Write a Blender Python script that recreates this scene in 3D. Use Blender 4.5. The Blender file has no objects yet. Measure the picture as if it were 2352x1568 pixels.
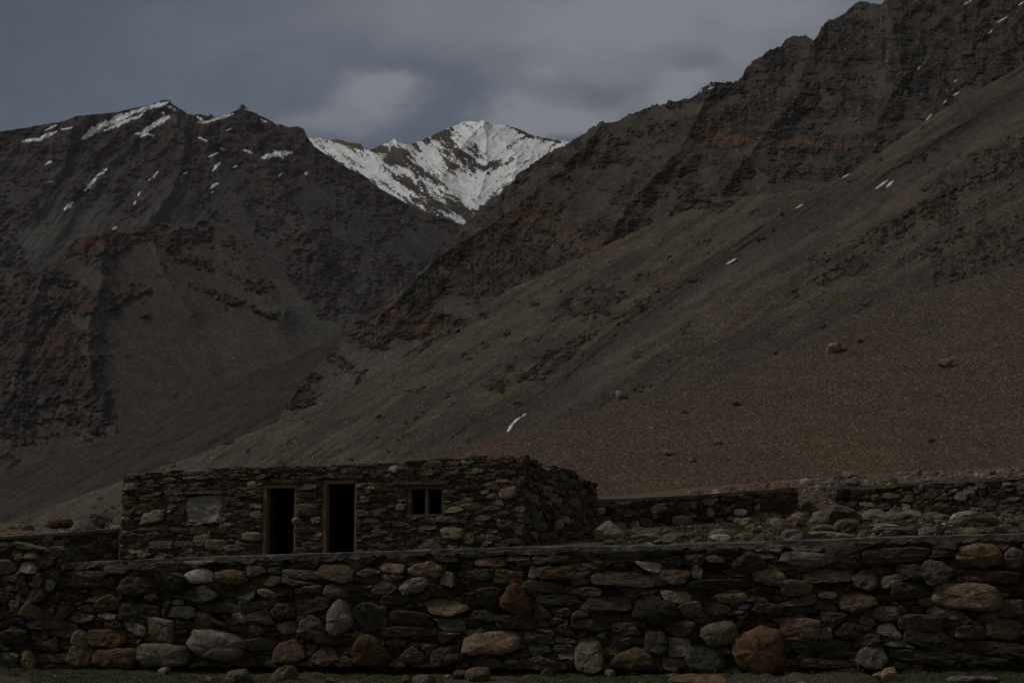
import bpy, bmesh, math, random
import numpy as np
from mathutils import Vector
random.seed(7)
R = math.radians
sc = bpy.context.scene
# ------------------------------------------------------------ camera
# photo geometry is measured on a 2352 x 1568 grid
F = 3267.0; PITCH = math.atan(403.0 / F); CAMZ = 1.6
cam = bpy.data.cameras.new('camera'); cam_o = bpy.data.objects.new('camera', cam)
sc.collection.objects.link(cam_o)
cam.sensor_width = 36.0; cam.lens = 36.0 * F / 2352.0
cam.clip_start = 0.1; cam.clip_end = 20000
cam_o.location = (0, 0, CAMZ); cam_o.rotation_euler = (R(90) + PITCH, 0, 0)
sc.camera = cam_o
sc.render.resolution_x = 1024; sc.render.resolution_y = 682
sc.view_settings.view_transform = 'Standard'; sc.view_settings.look = 'None'
sc.view_settings.gamma = 1.0; sc.view_settings.exposure = -0.25
sc.view_settings.use_curve_mapping = False
CP, SP = math.cos(PITCH), math.sin(PITCH)
def ray(x, y):                      # photo grid position -> world direction, scaled so that its y is 1
    a = (x - 1176.0) / F; b = (784.0 - y) / F
    dy = CP - b * SP; dz = SP + b * CP
    return a / dy, dz / dy
def pt(x, y, Y):
    a, b = ray(x, y)
    return (a * Y, Y, CAMZ + b * Y)
# ------------------------------------------------------------ sun and sky
SUN_EL, SUN_AZ = 45.0, -80.0        # degrees; azimuth measured from +Y towards +X
sun = bpy.data.lights.new('sun', 'SUN'); sun.energy = 1.5; sun.angle = R(10); sun.color = (1.0, 0.965, 0.91)
sun_o = bpy.data.objects.new('sun', sun); sc.collection.objects.link(sun_o)
sdir = Vector((math.sin(R(SUN_AZ)) * math.cos(R(SUN_EL)), math.cos(R(SUN_AZ)) * math.cos(R(SUN_EL)), math.sin(R(SUN_EL))))
sun_o.rotation_euler = (-sdir).to_track_quat('-Z', 'Y').to_euler()
world = bpy.data.worlds.new('World'); sc.world = world; world.use_nodes = True
nt = world.node_tree; nt.nodes.clear()
def N(tree, t, **kw):
    n = tree.nodes.new(t)
    for k, v in kw.items(): setattr(n, k, v)
    return n
def M(tree, op, a, b=None, c=None, clamp=False):
    n = tree.nodes.new('ShaderNodeMath'); n.operation = op; n.use_clamp = clamp
    for i, v in enumerate((a, b, c)):
        if v is None: continue
        if isinstance(v, (int, float)): n.inputs[i].default_value = v
        else: tree.links.new(v, n.inputs[i])
    return n.outputs[0]
def MIX(tree, fac, a, b, mode='MIX'):
    n = tree.nodes.new('ShaderNodeMix'); n.data_type = 'RGBA'; n.blend_type = mode
    for i, v in ((0, fac), (6, a), (7, b)):
        if isinstance(v, (int, float)): n.inputs[i].default_value = v
        elif isinstance(v, tuple): n.inputs[i].default_value = v + (1,) if len(v) == 3 else v
        else: tree.links.new(v, n.inputs[i])
    return n.outputs[2]
def RAMP(tree, fac, stops):
    n = tree.nodes.new('ShaderNodeValToRGB'); cr = n.color_ramp
    while len(cr.elements) > 1: cr.elements.remove(cr.elements[-1])
    for i, (p, c) in enumerate(stops):
        e = cr.elements[0] if i == 0 else cr.elements.new(p)
        e.position = p; e.color = (c, c, c, 1) if isinstance(c, (int, float)) else tuple(c) + (1,)
    tree.links.new(fac, n.inputs[0]); return n.outputs[0]
def build_sky():
    t = nt; L = t.links
    tc = N(t, 'ShaderNodeTexCoord'); sep = N(t, 'ShaderNodeSeparateXYZ'); L.new(tc.outputs['Generated'], sep.inputs[0])
    ay = M(t, 'MAXIMUM', M(t, 'ABSOLUTE', sep.outputs[1]), 0.15)
    px = M(t, 'DIVIDE', sep.outputs[0], ay); pz = M(t, 'DIVIDE', sep.outputs[2], ay)
    def noise(scale, detail, rough, seed, dist=0.0):
        mp = N(t, 'ShaderNodeMapping'); mp.inputs['Location'].default_value = (seed, seed * .7, seed * .3)
        mp.inputs['Scale'].default_value = (1, 1, 1.5)
        L.new(tc.outputs['Generated'], mp.inputs[0])
        n = N(t, 'ShaderNodeTexNoise'); n.inputs['Scale'].default_value = scale; n.inputs['Detail'].default_value = detail
        n.inputs['Roughness'].default_value = rough; n.inputs['Distortion'].default_value = dist
        L.new(mp.outputs[0], n.inputs['Vector']); return n.outputs['Fac']
    n1 = noise(13, 8, .6, 3.1, .2); n2 = noise(13, 8, .6, 8.7, .2); n3 = noise(11, 9, .62, 5.2, .35); nb = noise(3.2, 4, .5, 1.9)
    wx = M(t, 'ADD', px, M(t, 'MULTIPLY', M(t, 'SUBTRACT', n1, .5), .095))
    wz = M(t, 'ADD', pz, M(t, 'MULTIPLY', M(t, 'SUBTRACT', n2, .5), .065))
    blobs = [(1330, -20, 400, 90, 0.35), (1480, 60, 280, 70, 0.38), (1700, 10, 280, 90, 0.36), (1330, 100, 260, 60, .36), (1690, 130, 80, 75, .40), (1040, 20, 260, 90, 0.28), (640, 60, 360, 200, 0.16), (1900, 30, 160, 160, .3), (1400, 160, 150, 34, .30), (1320, 190, 190, 34, .20),
             (915, 208, 75, 28, 0.85), (860, 242, 80, 30, 0.65), (770, 285, 90, 30, .35), (745, 275, 80, 30, .22), (1225, 255, 90, 42, 0.75), (1340, 285, 120, 34, .80),
             (1175, 285, 80, 25, .35), (1545, 215, 90, 36, 1.0), (1280, 175, 35, 20, .3), (1580, 150, 80, 36, -0.22), (1440, 205, 80, 26, -.18), (1650, 70, 60, 36, -.30),
             (0, 60, 170, 260, -0.30), (1020, 190, 170, 60, -.12), (350, 0, 120, 30, -.18)]
    acc = None
    for cx, cy, rx, ry, a in blobs:
        bx, bz = ray(cx, cy)
        dx = M(t, 'DIVIDE', M(t, 'SUBTRACT', wx, bx), rx / F); dz = M(t, 'DIVIDE', M(t, 'SUBTRACT', wz, bz), ry / F)
        q = M(t, 'ADD', M(t, 'MULTIPLY', dx, dx), M(t, 'MULTIPLY', dz, dz))
        g = M(t, 'MULTIPLY', M(t, 'EXPONENT', M(t, 'MULTIPLY', q, -0.75)), a)
        acc = g if acc is None else M(t, 'ADD', acc, g)
    v = M(t, 'ADD', acc, M(t, 'MULTIPLY', M(t, 'SUBTRACT', n3, .5), .62))
    v = M(t, 'ADD', v, M(t, 'ADD', 0.20, M(t, 'MULTIPLY', M(t, 'SUBTRACT', nb, .5), .4)))
    v = M(t, 'MULTIPLY', v, 1.0, clamp=True)
    sky = N(t, 'ShaderNodeTexSky'); sky.sky_type = 'NISHITA'; sky.sun_disc = False
    sky.sun_elevation = R(SUN_EL); sky.sun_rotation = R(SUN_AZ); sky.altitude = 4000; sky.air_density = 1.0; sky.dust_density = 1.5
    skyc = MIX(t, 1.0, sky.outputs[0], (.42, .46, .44), 'MULTIPLY')       # clear air between the clouds, seen through thin veil
    base = MIX(t, 0.70, skyc, (1.12, 1.36, 1.72))
    cl = RAMP(t, v, [(0.0, (.98, 1.22, 1.62)), (0.22, (1.28, 1.55, 2.04)), (0.5, (1.92, 2.08, 2.46)), (1.0, (2.95, 3.02, 3.40))])
    col = MIX(t, 0.86, base, cl)
    behind = M(t, 'MULTIPLY', M(t, 'ADD', M(t, 'MULTIPLY', sep.outputs[1], -1.6), .15), 1.0, clamp=True)  # unseen sky behind the camera, given a warm tone to light the walls
    col = MIX(t, behind, col, (1.9, 1.78, 1.55)); over = M(t, 'MULTIPLY', M(t, 'SUBTRACT', sep.outputs[2], .45), 2.2, clamp=True)
    col = MIX(t, M(t, 'MULTIPLY', over, .7), col, (2.2, 2.1, 1.9))
    bg = N(t, 'ShaderNodeBackground'); bg.inputs[1].default_value = 0.09; L.new(col, bg.inputs[0])
    out = N(t, 'ShaderNodeOutputWorld'); L.new(bg.outputs[0], out.inputs[0])
build_sky()
# ------------------------------------------------------------ helpers
def link(o, parent=None):
    sc.collection.objects.link(o)
    if parent: o.parent = parent
    return o
def tag(o, label=None, cat=None, group=None, kind=None):
    if label: o['label'] = label
    if cat: o['category'] = cat
    if group: o['group'] = group
    if kind: o['kind'] = kind
    return o
def thing(name, label, cat, loc=(0, 0, 0), group=None):
    o = bpy.data.objects.new(name, None); o.location = loc; o.empty_display_size = .2; link(o)
    return tag(o, label, cat, group, 'thing')
def hashn(ix, iy, s):
    ix = ix.astype(np.int64).astype(np.uint64); iy = iy.astype(np.int64).astype(np.uint64)
    h = ix * np.uint64(374761393) + iy * np.uint64(668265263) + np.uint64((s * 2654435761) & 0xffffffff)
    h = h & np.uint64(0xffffffff)
    h = ((h ^ (h >> np.uint64(13))) * np.uint64(1274126177)) & np.uint64(0xffffffff)
    h = ((h ^ (h >> np.uint64(16))) * np.uint64(2246822519)) & np.uint64(0xffffffff)
    h = h ^ (h >> np.uint64(15))
    return h.astype(np.float64) / 4294967296.0
def perlin(x, y, s=0):
    x = np.asarray(x, float); y = np.asarray(y, float)
    x0 = np.floor(x); y0 = np.floor(y); fx = x - x0; fy = y - y0
    u = fx * fx * fx * (fx * (fx * 6 - 15) + 10); v = fy * fy * fy * (fy * (fy * 6 - 15) + 10)
    def g(dx, dy):
        a = hashn(x0 + dx, y0 + dy, s) * 2 * np.pi
        return np.cos(a) * (fx - dx) + np.sin(a) * (fy - dy)
    return 1.5 * ((g(0, 0) * (1 - u) + g(1, 0) * u) * (1 - v) + (g(0, 1) * (1 - u) + g(1, 1) * u) * v)
def fbm(x, y, o=5, s=0, gain=.5):
    a, t, n = 1.0, 0.0, 0.0
    for i in range(o):
        t = t + a * perlin(x, y, s + i * 17); n += a; a *= gain; x = x * 2.03 + 3.7; y = y * 2.03 + 1.3
    return t / n
def ridged(x, y, o=5, s=0, gain=.5):
    a, t, n = 1.0, 0.0, 0.0
    for i in range(o):
        t = t + a * (1 - 2 * np.abs(perlin(x, y, s + i * 17))); n += a; a *= gain; x = x * 2.07 + 3.7; y = y * 2.07 + 1.3
    return t / n
def rot(x, y, deg):
    c, s = math.cos(R(deg)), math.sin(R(deg)); return x * c + y * s, -x * s + y * c
def sst(a, b, x):
    t = np.clip((x - a) / (b - a), 0, 1); return t * t * (3 - 2 * t)
def ip(x, pts):
    p = np.array(pts, float); return np.interp(x, p[:, 0], p[:, 1])
def blob(x, y, L):
    t = 0.0
    for cx, cy, rx, ry, rt, a in L:
        u, v = rot(x - cx, y - cy, rt); t = t + a * np.exp(-((u / rx) ** 2 + (v / ry) ** 2))
    return t
def strokes(x, y, L):                                   # 1 on a stroke's axis, falling to 0 at its width
    t = np.zeros_like(x)
    for x0, y0, x1, y1, w in L:
        dx, dy = x1 - x0, y1 - y0; q = np.clip(((x - x0) * dx + (y - y0) * dy) / (dx * dx + dy * dy + 1e-6), 0, 1)
        d = np.hypot(x - x0 - q * dx, y - y0 - q * dy); t = np.maximum(t, 1 - d / (w * (1.0 - .55 * np.abs(2 * q - 1) ** 1.5)))
    return t
def mesh_np(name, V, Q=None, T=None, col=None, mat=None, smooth=True, attr2=None):
    me = bpy.data.meshes.new(name); V = np.asarray(V, np.float32)
    nq = 0 if Q is None else len(Q); ntri = 0 if T is None else len(T)
    me.vertices.add(len(V)); me.vertices.foreach_set('co', V.ravel())
    loops = []
    if nq: loops.append(np.asarray(Q, np.int32).ravel())
    if ntri: loops.append(np.asarray(T, np.int32).ravel())
    loops = np.concatenate(loops)
    me.loops.add(len(loops)); me.loops.foreach_set('vertex_index', loops)
    st = np.concatenate([np.arange(nq) * 4, nq * 4 + np.arange(ntri) * 3]).astype(np.int32)
    me.polygons.add(nq + ntri); me.polygons.foreach_set('loop_start', st)
    me.polygons.foreach_set('use_smooth', np.full(nq + ntri, smooth))
    me.update(calc_edges=True); me.validate()
    if col is not None:
        a = me.color_attributes.new('Col', 'FLOAT_COLOR', 'POINT')
        c = np.ones((len(V), 4), np.float32); c[:, :3] = col; a.data.foreach_set('color', c.ravel())
    if mat: me.materials.append(mat)
    return me
# ------------------------------------------------------------ materials
def new_mat(name):
    m = bpy.data.materials.new(name); m.use_nodes = True; t = m.node_tree
    b = t.nodes['Principled BSDF']; b.inputs['Roughness'].default_value = .92
    b.inputs['Specular IOR Level'].default_value = .25
    return m, t, b
def tnoise(t, vec, scale, detail=6, rough=.6, dist=0):
    n = N(t, 'ShaderNodeTexNoise'); n.inputs['Scale'].default_value = scale; n.inputs['Detail'].default_value = detail
    n.inputs['Roughness'].default_value = rough; n.inputs['Distortion'].default_value = dist
    t.links.new(vec, n.inputs['Vector']); return n.outputs['Fac']
def tmap(t, scale=(1, 1, 1), rotv=(0, 0, 0), out='Object'):
    tc = N(t, 'ShaderNodeTexCoord'); mp = N(t, 'ShaderNodeMapping'); mp.inputs['Scale'].default_value = scale
    mp.inputs['Rotation'].default_value = rotv
    t.links.new(tc.outputs[out], mp.inputs[0]); return mp.outputs[0]
def bump(t, b, h, strength, dist, prev=None):
    n = N(t, 'ShaderNodeBump'); n.inputs['Strength'].default_value = strength; n.inputs['Distance'].default_value = dist
    t.links.new(h, n.inputs['Height'])
    if prev: t.links.new(prev, n.inputs['Normal'])
    t.links.new(n.outputs[0], b.inputs['Normal']); return n.outputs[0]
def stone_mat(name, unit, strat=1.0, amt=.55):
    """unit: size in metres of the coarse mottling"""
    m, t, b = new_mat(name)
    at = N(t, 'ShaderNodeAttribute', attribute_name='Col')
    v = tmap(t); vs = tmap(t, (1, 1, 5.0), (R(4), R(5), 0))
    n1 = tnoise(t, v, 1.0 / unit, 6, .62, .4); n2 = tnoise(t, vs, 1.6 / unit, 7, .65, .6); n3 = tnoise(t, v, 7.0 / unit, 4, .7)
    f = RAMP(t, n1, [(.25, 1 - amt), (.5, 1.0), (.78, 1 + amt)])
    c = MIX(t, 1.0, at.outputs['Color'], f, 'MULTIPLY')
    f2 = RAMP(t, n2, [(.30, .45), (.5, 1.0), (.70, 1.65)]); c = MIX(t, 1.0, c, f2, 'MULTIPLY')
    f3 = RAMP(t, n3, [(.32, .5), (.55, 1.0), (.74, 2.0)]); c = MIX(t, .8, c, f3, 'MULTIPLY')
    rust = RAMP(t, tnoise(t, vs, .55 / unit, 5, .6, 1.0), [(.58, 0.0), (.70, .55)])
    c = MIX(t, rust, c, MIX(t, 1.0, c, (1.75, 1.02, .58), 'MULTIPLY'))
    t.links.new(c, b.inputs['Base Color'])
    p = bump(t, b, n2, .9 * strat, unit * .6); p = bump(t, b, n1, .8, unit * .6, p); bump(t, b, n3, .8, unit * .10, p)
    return m
def terrain_mat(name, unit, speck=.5, bumpy=.6):
    m, t, b = new_mat(name)
    at = N(t, 'ShaderNodeAttribute', attribute_name='Col'); v = tmap(t)
    n1 = tnoise(t, v, 1.0 / unit, 5, .72); n2 = tnoise(t, v, 1.0 / (unit * 7), 6, .62)
    vo = N(t, 'ShaderNodeTexVoronoi'); vo.inputs['Scale'].default_value = 1.0 / (unit * 1.1); t.links.new(v, vo.inputs['Vector'])
    sep = N(t, 'ShaderNodeSeparateColor'); t.links.new(vo.outputs['Color'], sep.inputs[0])
    f = RAMP(t, n1, [(.28, 1 - speck), (.5, 1.0), (.74, 1 + speck)]); c = MIX(t, 1.0, at.outputs['Color'], f, 'MULTIPLY')
    fc = RAMP(t, sep.outputs[0], [(0, 1 - speck * .7), (.5, .95), (.9, 1.1), (1.0, 1 + speck * 1.8)]); c = MIX(t, .8, c, fc, 'MULTIPLY')
    f2 = RAMP(t, n2, [(.3, .86), (.7, 1.14)]); c = MIX(t, 1.0, c, f2, 'MULTIPLY')
    t.links.new(c, b.inputs['Base Color'])
    p = bump(t, b, vo.outputs['Distance'], bumpy * .5, -unit * .5); p = bump(t, b, n1, bumpy, unit * .6, p); bump(t, b, n2, bumpy * .5, unit * 2.5, p)
    b.inputs['Roughness'].default_value = 1.0; b.inputs['Specular IOR Level'].default_value = .1
    return m
def plain_mat(name, col, unit=.05, amt=.25, scale=(1, 1, 1), bmp=.4, rough=.9):
    m, t, b = new_mat(name); v = tmap(t, scale); n1 = tnoise(t, v, 1 / unit, 7, .65, .3); n2 = tnoise(t, v, .18 / unit, 4, .6)
    f = RAMP(t, n1, [(.25, 1 - amt), (.75, 1 + amt)]); f2 = RAMP(t, n2, [(.3, 1 - amt), (.7, 1 + amt)])
    c = MIX(t, 1.0, MIX(t, 1.0, col, f, 'MULTIPLY'), f2, 'MULTIPLY'); t.links.new(c, b.inputs['Base Color'])
    bump(t, b, n1, bmp, unit * .4); b.inputs['Roughness'].default_value = rough; return m
# ------------------------------------------------------------ mountains
def layer(name, ridge, foot, dfun, relief, color, mat, step=2.2, jag=(4, 60), label=None, seed=1, back=.5):
    x0, x1 = ridge[0][0], ridge[-1][0]
    xs = np.arange(x0, x1 + step, step); ry = ip(xs, ridge)
    q = fbm(xs / jag[1], xs * 0 + .5, 6, seed + 90, .62); ry = ry + jag[0] * q - jag[0] * .5 * np.abs(perlin(xs / 9., xs * 0 + .2, seed + 33))
    fy = np.maximum(ip(xs, foot), ry + 12)
    n = int(np.max(fy - ry) / step) + 2
    v = np.linspace(0, 1, n)[:, None]
    X = np.broadcast_to(xs, (n, len(xs))).copy(); Y = fy + (ry - fy) * v
    rd = Y - ry
    A, aux = relief(X, Y, rd); D = dfun(X, Y) * np.exp(A / F)
    a = (X - 1176) / F; b = (784 - Y) / F; dy = CP - b * SP
    P = np.stack([a / dy * D, D, CAMZ + (SP + b * CP) / dy * D], -1)
    C = color(X, Y, rd, aux)
    C = np.clip(C, 0.004, .93)
    top = P[-1]; Hh = top[:, 1:2] * 0.10 * back; rows = [P]; cols = [C]
    for k in (0.25, 1.0, 3.0):
        rr = top.copy(); rr[:, 1:2] += Hh * k; rr[:, 2:3] -= Hh * k * .75 * (1 if k > .3 else .8)
        rr[:, 0] *= (rr[:, 1] / top[:, 1]); rows.append(rr[None]); cols.append(C[-1:][:])
    P2 = np.concatenate(rows, 0); C2 = np.concatenate(cols, 0); r, c = P2.shape[:2]
    idx = np.arange(r * c).reshape(r, c)
    Q = np.stack([idx[:-1, :-1], idx[:-1, 1:], idx[1:, 1:], idx[1:, :-1]], -1).reshape(-1, 4)
    me = mesh_np(name, P2.reshape(-1, 3), Q, None, C2.reshape(-1, 3), mat)
    o = link(bpy.data.objects.new(name, me)); tag(o, label, None, None, 'structure')
    def lookup(x, y):
        j = int(np.clip((x - x0) / step, 0, len(xs) - 1)); tt = (fy[j] - y) / (fy[j] - ry[j]); i = int(np.clip(round(tt * (n - 1)), 0, n - 1))
        return Vector([float(q) for q in P[i, j]])
    return o, lookup
def mixc(a, b, f):
    f = np.asarray(f)[..., None]; return np.asarray(a) * (1 - f) + np.asarray(b) * f
def strata(X, Y, dip, lx, ly, s):
    u, v = rot(X, Y, dip); w = fbm(X / 70., Y / 70., 3, s + 5) * 9
    return ridged(u / lx, (v + w) / ly, 5, s, .6)
def crest(X, Y, L):                                     # sharp spurs: (points, height, width), all in photo grid units
    t = 0.0; wx = X + 9 * fbm(X / 34., Y / 34., 4, 77); wy = Y + 9 * fbm(X / 34., Y / 34., 4, 78)
    for P, h, w in L:
        d = np.full(X.shape, 1e9)
        for (x0, y0), (x1, y1) in zip(P[:-1], P[1:]):
            dx, dy = x1 - x0, y1 - y0; q = np.clip(((wx - x0) * dx + (wy - y0) * dy) / (dx * dx + dy * dy), 0, 1); d = np.minimum(d, np.hypot(wx - x0 - q * dx, wy - y0 - q * dy))
        t = t + 1.35 * h * np.exp(-d / w)
    return t
SNOWC = np.array((.89, .91, .93))
def rocky(X, Y, M_, dip, s, amp=1.0, lx=34., ly=9.):
    st = strata(X, Y, dip, lx, ly, s); rg = ridged(X / 48., Y / 48., 5, s + 3, .55)
    return M_ * amp * ((rg - .38) * 19 + (st - .35) * 7 + perlin(X / 5., Y / 3.4, s + 8) * 1.2), st
def grain(X, Y, s, amp=.9): return amp * (perlin(X / 4.2, Y / 3.6, s) + .5 * perlin(X / 9., Y / 8., s + 1) * 2)
GOLD = np.array

# far snowy peak
SR = [(640, 330), (705, 318), (722, 320), (735, 317), (760, 324), (770, 319), (800, 328), (828, 330), (835, 340), (850, 345), (880, 332), (898, 326), (904, 318), (915, 328), (940, 334), (962, 326), (985, 315), (1012, 303), (1035, 293), (1052, 288),
      (1064, 280), (1080, 279), (1100, 281), (1108, 277), (1120, 282), (1140, 287), (1165, 289), (1195, 298), (1215, 308), (1245, 316), (1280, 322), (1310, 327), (1400, 345)]
def snow_relief(X, Y, rd):
    w = fbm(X / 90., Y / 90., 4, 11) * 18
    lx = np.where(X < 1080, 1, -1) * np.minimum(np.abs(X - 1085) / 60., 1)
    u1, v1 = rot(X + w, Y, 38); r1 = ridged(u1 / 150., v1 / 42., 5, 21, .52)
    u2, v2 = rot(X + w, Y, -42); r2 = ridged(u2 / 130., v2 / 38., 5, 31, .52)
    f = sst(1060, 1190, X); r = r1 * (1 - f) + r2 * f
    big = 34 * np.exp(-((X - 1090 + (Y - 300) * .05) / 120.) ** 2)
    return -r * 9 - crest(X, Y, [([(1110, 280), (1050, 350), (1010, 420), (1040, 480)], 26, 26), ([(1110, 280), (1190, 360), (1170, 430)], 20, 24), ([(905, 320), (940, 390), (1010, 470)], 26, 26), ([(1110, 290), (1120, 370), (1100, 450)], 14, 16), ([(850, 345), (900, 420), (980, 480)], 16, 20)]) + fbm(X / 14., Y / 14., 4, 41) * 4 + big * 0, (r, f)
def snow_color(X, Y, rd, aux):
    r, f = aux
    w = fbm(X / 60., Y / 60., 3, 61) * 16
    u1, v1 = rot(X + w, Y, 40); u2, v2 = rot(X + w, Y, -38)
    g = fbm(u1 / 46., v1 / 11., 6, 51, .62) * (1 - f) + fbm(u2 / 46., v2 / 12., 6, 57, .62) * f
    fine = fbm(X / 9., Y / 3.2, 4, 66, .65) + .35 * perlin(X / 3.5, Y / 2.2, 69)
    b = blob(X, Y, [(1040, 340, 70, 16, 52, .50), (1000, 312, 50, 12, -28, .45), (900, 345, 45, 14, 20, .45), (940, 375, 70, 10, 38, .3), (1090, 355, 16, 34, 0, .45),
                    (1125, 380, 45, 12, -12, .55), (905, 372, 26, 8, 8, .6), (940, 420, 60, 14, 30, .5), (985, 405, 40, 10, 35, .4), (1050, 470, 35, 12, 50, .5), (1000, 470, 60, 12, 20, .45),
                    (860, 345, 60, 10, 15, .45), (1190, 298, 50, 5, 28, .75), (1262, 320, 30, 5, 12, .6), (775, 325, 22, 7, 10, .8), (820, 335, 18, 6, 10, .7), (1080, 500, 25, 25, 0, .35), (1110, 480, 40, 10, -50, .5),
                    (1035, 378, 28, 12, 60, .45), (1170, 340, 40, 6, 40, .25), (1150, 450, 60, 8, -40, .3),
                    (1110, 315, 45, 22, 0, -.35), (880, 400, 70, 12, 36, -.2), (1190, 365, 70, 30, 0, -.16), (1080, 420, 40, 25, 0, -.30), (960, 500, 50, 18, 25, .35), (1020, 505, 60, 12, 20, .35), (800, 355, 50, 8, 35, -.3)])
    edge = ip(X, [(640, 420), (800, 400), (900, 455), (1000, 500), (1060, 520), (1400, 700)])      # the snow thins out towards the foot on the left
    low = np.exp(-np.abs(Y - edge - 6) / 26.) * sst(1060, 1000, X)
    m = g * 1.0 + fine * .50 + r * .12 + b + low * .34 - .12
    rk = sst(.13, .20, m)
    rc = mixc((.048, .040, .040), (.080, .058, .040), sst(-.2, .3, fbm(X / 50., Y / 50., 3, 71)))
    rc = mixc(rc, (.19, .125, .065), np.clip(blob(X, Y, [(775, 328, 60, 14, 10, 1.), (905, 345, 50, 16, 10, .7), (1035, 385, 18, 22, 0, .6), (1000, 308, 40, 12, -20, .5), (945, 400, 20, 14, 0, .6)]), 0, 1) * sst(-.2, .3, fine + .1))
    return mixc(SNOWC * (1 + .0 * X[..., None]), rc, rk)
layer('snowy_mountain', SR, [(600, 600), (1400, 640)], lambda x, y: 4500 * np.exp(2.3 * (560 - y) / F), snow_relief, snow_color,
      terrain_mat('far_rock_and_snow', 9.0, .10, .35), 1.5, (3.0, 26), 'far snow covered peak standing in the gap between the two dark mountains', 3)

# left mountain
LR = [(-120, 330), (0, 303), (35, 297), (70, 292), (110, 285), (150, 278), (172, 268), (200, 265), (240, 262), (270, 258), (300, 249), (330, 245), (355, 238), (372, 231), (390, 230), (396, 240), (405, 244), (418, 252), (430, 262), (445, 264), (460, 262),
      (478, 267), (484, 262), (492, 269), (520, 264), (535, 258), (548, 252), (553, 241), (558, 239), (566, 247), (577, 255), (590, 263), (612, 272), (632, 284), (650, 287), (665, 293), (685, 290), (698, 296), (704, 312), (712, 324), (722, 337), (745, 352), (775, 372), (800, 388), (830, 400),
      (860, 425), (900, 450), (940, 472), (985, 492), (1040, 508), (1100, 530), (1200, 560)]
LSN = [(190, 318, 245, 280, 9), (235, 290, 300, 262, 9), (290, 262, 385, 236, 6), (240, 300, 330, 262, 5), (52, 325, 90, 318, 4), (80, 324, 128, 302, 5.5), (104, 300, 128, 288, 3), (140, 297, 165, 293, 2.5),
       (325, 312, 345, 292, 7), (345, 292, 388, 268, 7), (310, 308, 330, 305, 3), (378, 265, 372, 258, 3), (385, 245, 405, 252, 3), (455, 280, 470, 283, 4), (452, 268, 475, 282, 3), (475, 280, 535, 262, 4), (560, 250, 590, 257, 2.5), (602, 362, 640, 352, 6), (640, 352, 668, 350, 7), (628, 345, 650, 362, 4),
       (195, 438, 222, 408, 4.5), (222, 405, 245, 388, 4), (148, 482, 166, 465, 5), (103, 378, 120, 370, 3), (330, 305, 352, 312, 3), (478, 360, 500, 352, 3), (488, 392, 508, 372, 3.5), (485, 432, 500, 420, 3.5), (484, 445, 492, 438, 2), (352, 408, 362, 394, 3), (342, 414, 348, 408, 2), (258, 528, 268, 520, 3),
       (316, 450, 322, 440, 2.5), (308, 470, 312, 460, 2), (455, 315, 475, 325, 2.5), (560, 345, 580, 352, 3), (600, 275, 612, 280, 3), (630, 283, 640, 288, 3), (110, 420, 122, 416, 1.8), (520, 300, 530, 296, 1.5), (640, 405, 648, 398, 2), (700, 400, 706, 396, 1.5), (535, 385, 545, 380, 2), (420, 400, 432, 395, 1.8), (505, 340, 520, 347, 2.5)]
def frag(X, Y): return .34 * fbm(X / 17., Y / 5.5, 4, 97, .6) + .16 * fbm(X / 30., Y / 26., 3, 98)
def left_mask(X, Y):
    n = fbm(X / 85., Y / 60., 5, 101, .58) + frag(X, Y)
    b = blob(X, Y, [(350, 300, 420, 75, 0, .30), (600, 320, 170, 70, 10, .30), (70, 380, 130, 90, 0, .22), (400, 350, 90, 70, 0, .12), (820, 470, 130, 60, 32, .18), (740, 620, 90, 70, 10, .42), (0, 520, 40, 60, 0, .5), (680, 560, 60, 60, 0, .2),
                    (60, 540, 130, 45, 0, -.35), (430, 470, 60, 60, 0, -.18), (230, 500, 80, 40, 0, -.22), (960, 560, 90, 50, 20, -.2), (560, 520, 120, 26, 48, -.15)])
    return sst(-.05, .16, n + b - .02)
def left_relief(X, Y, rd):
    m = left_mask(X, Y); rk, st = rocky(X, Y, m, 6, 111, 1.0)
    w = fbm(X / 120., Y / 120., 3, 121) * 18
    f = sst(380, 560, X)
    ua, va = rot(X + w, Y, -52); ub, vb = rot(X + w, Y, 46)
    rib = ridged(ua / 330., va / 85., 4, 131, .5) * (1 - f) + ridged(ub / 340., vb / 80., 4, 141, .5) * f
    sp = 46 * np.exp(-((X - 400 - (Y - 240) * .10) / 60.) ** 2) + 40 * np.exp(-((X - 600 - (Y - 260) * .42) / 60.) ** 2)
    cr = crest(X, Y, [([(396, 235), (425, 330), (400, 430), (335, 520)], 44, 42), ([(560, 245), (595, 340), (645, 430), (705, 520), (745, 600)], 46, 40), ([(700, 310), (790, 420), (870, 520), (965, 600)], 34, 34), ([(172, 268), (150, 380), (60, 470)], 30, 40), ([(470, 300), (500, 400), (560, 470)], 24, 26)])
    return -(rib * 22 + cr + rk) + grain(X, Y, 5, .5), (m, st, rib)
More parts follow.
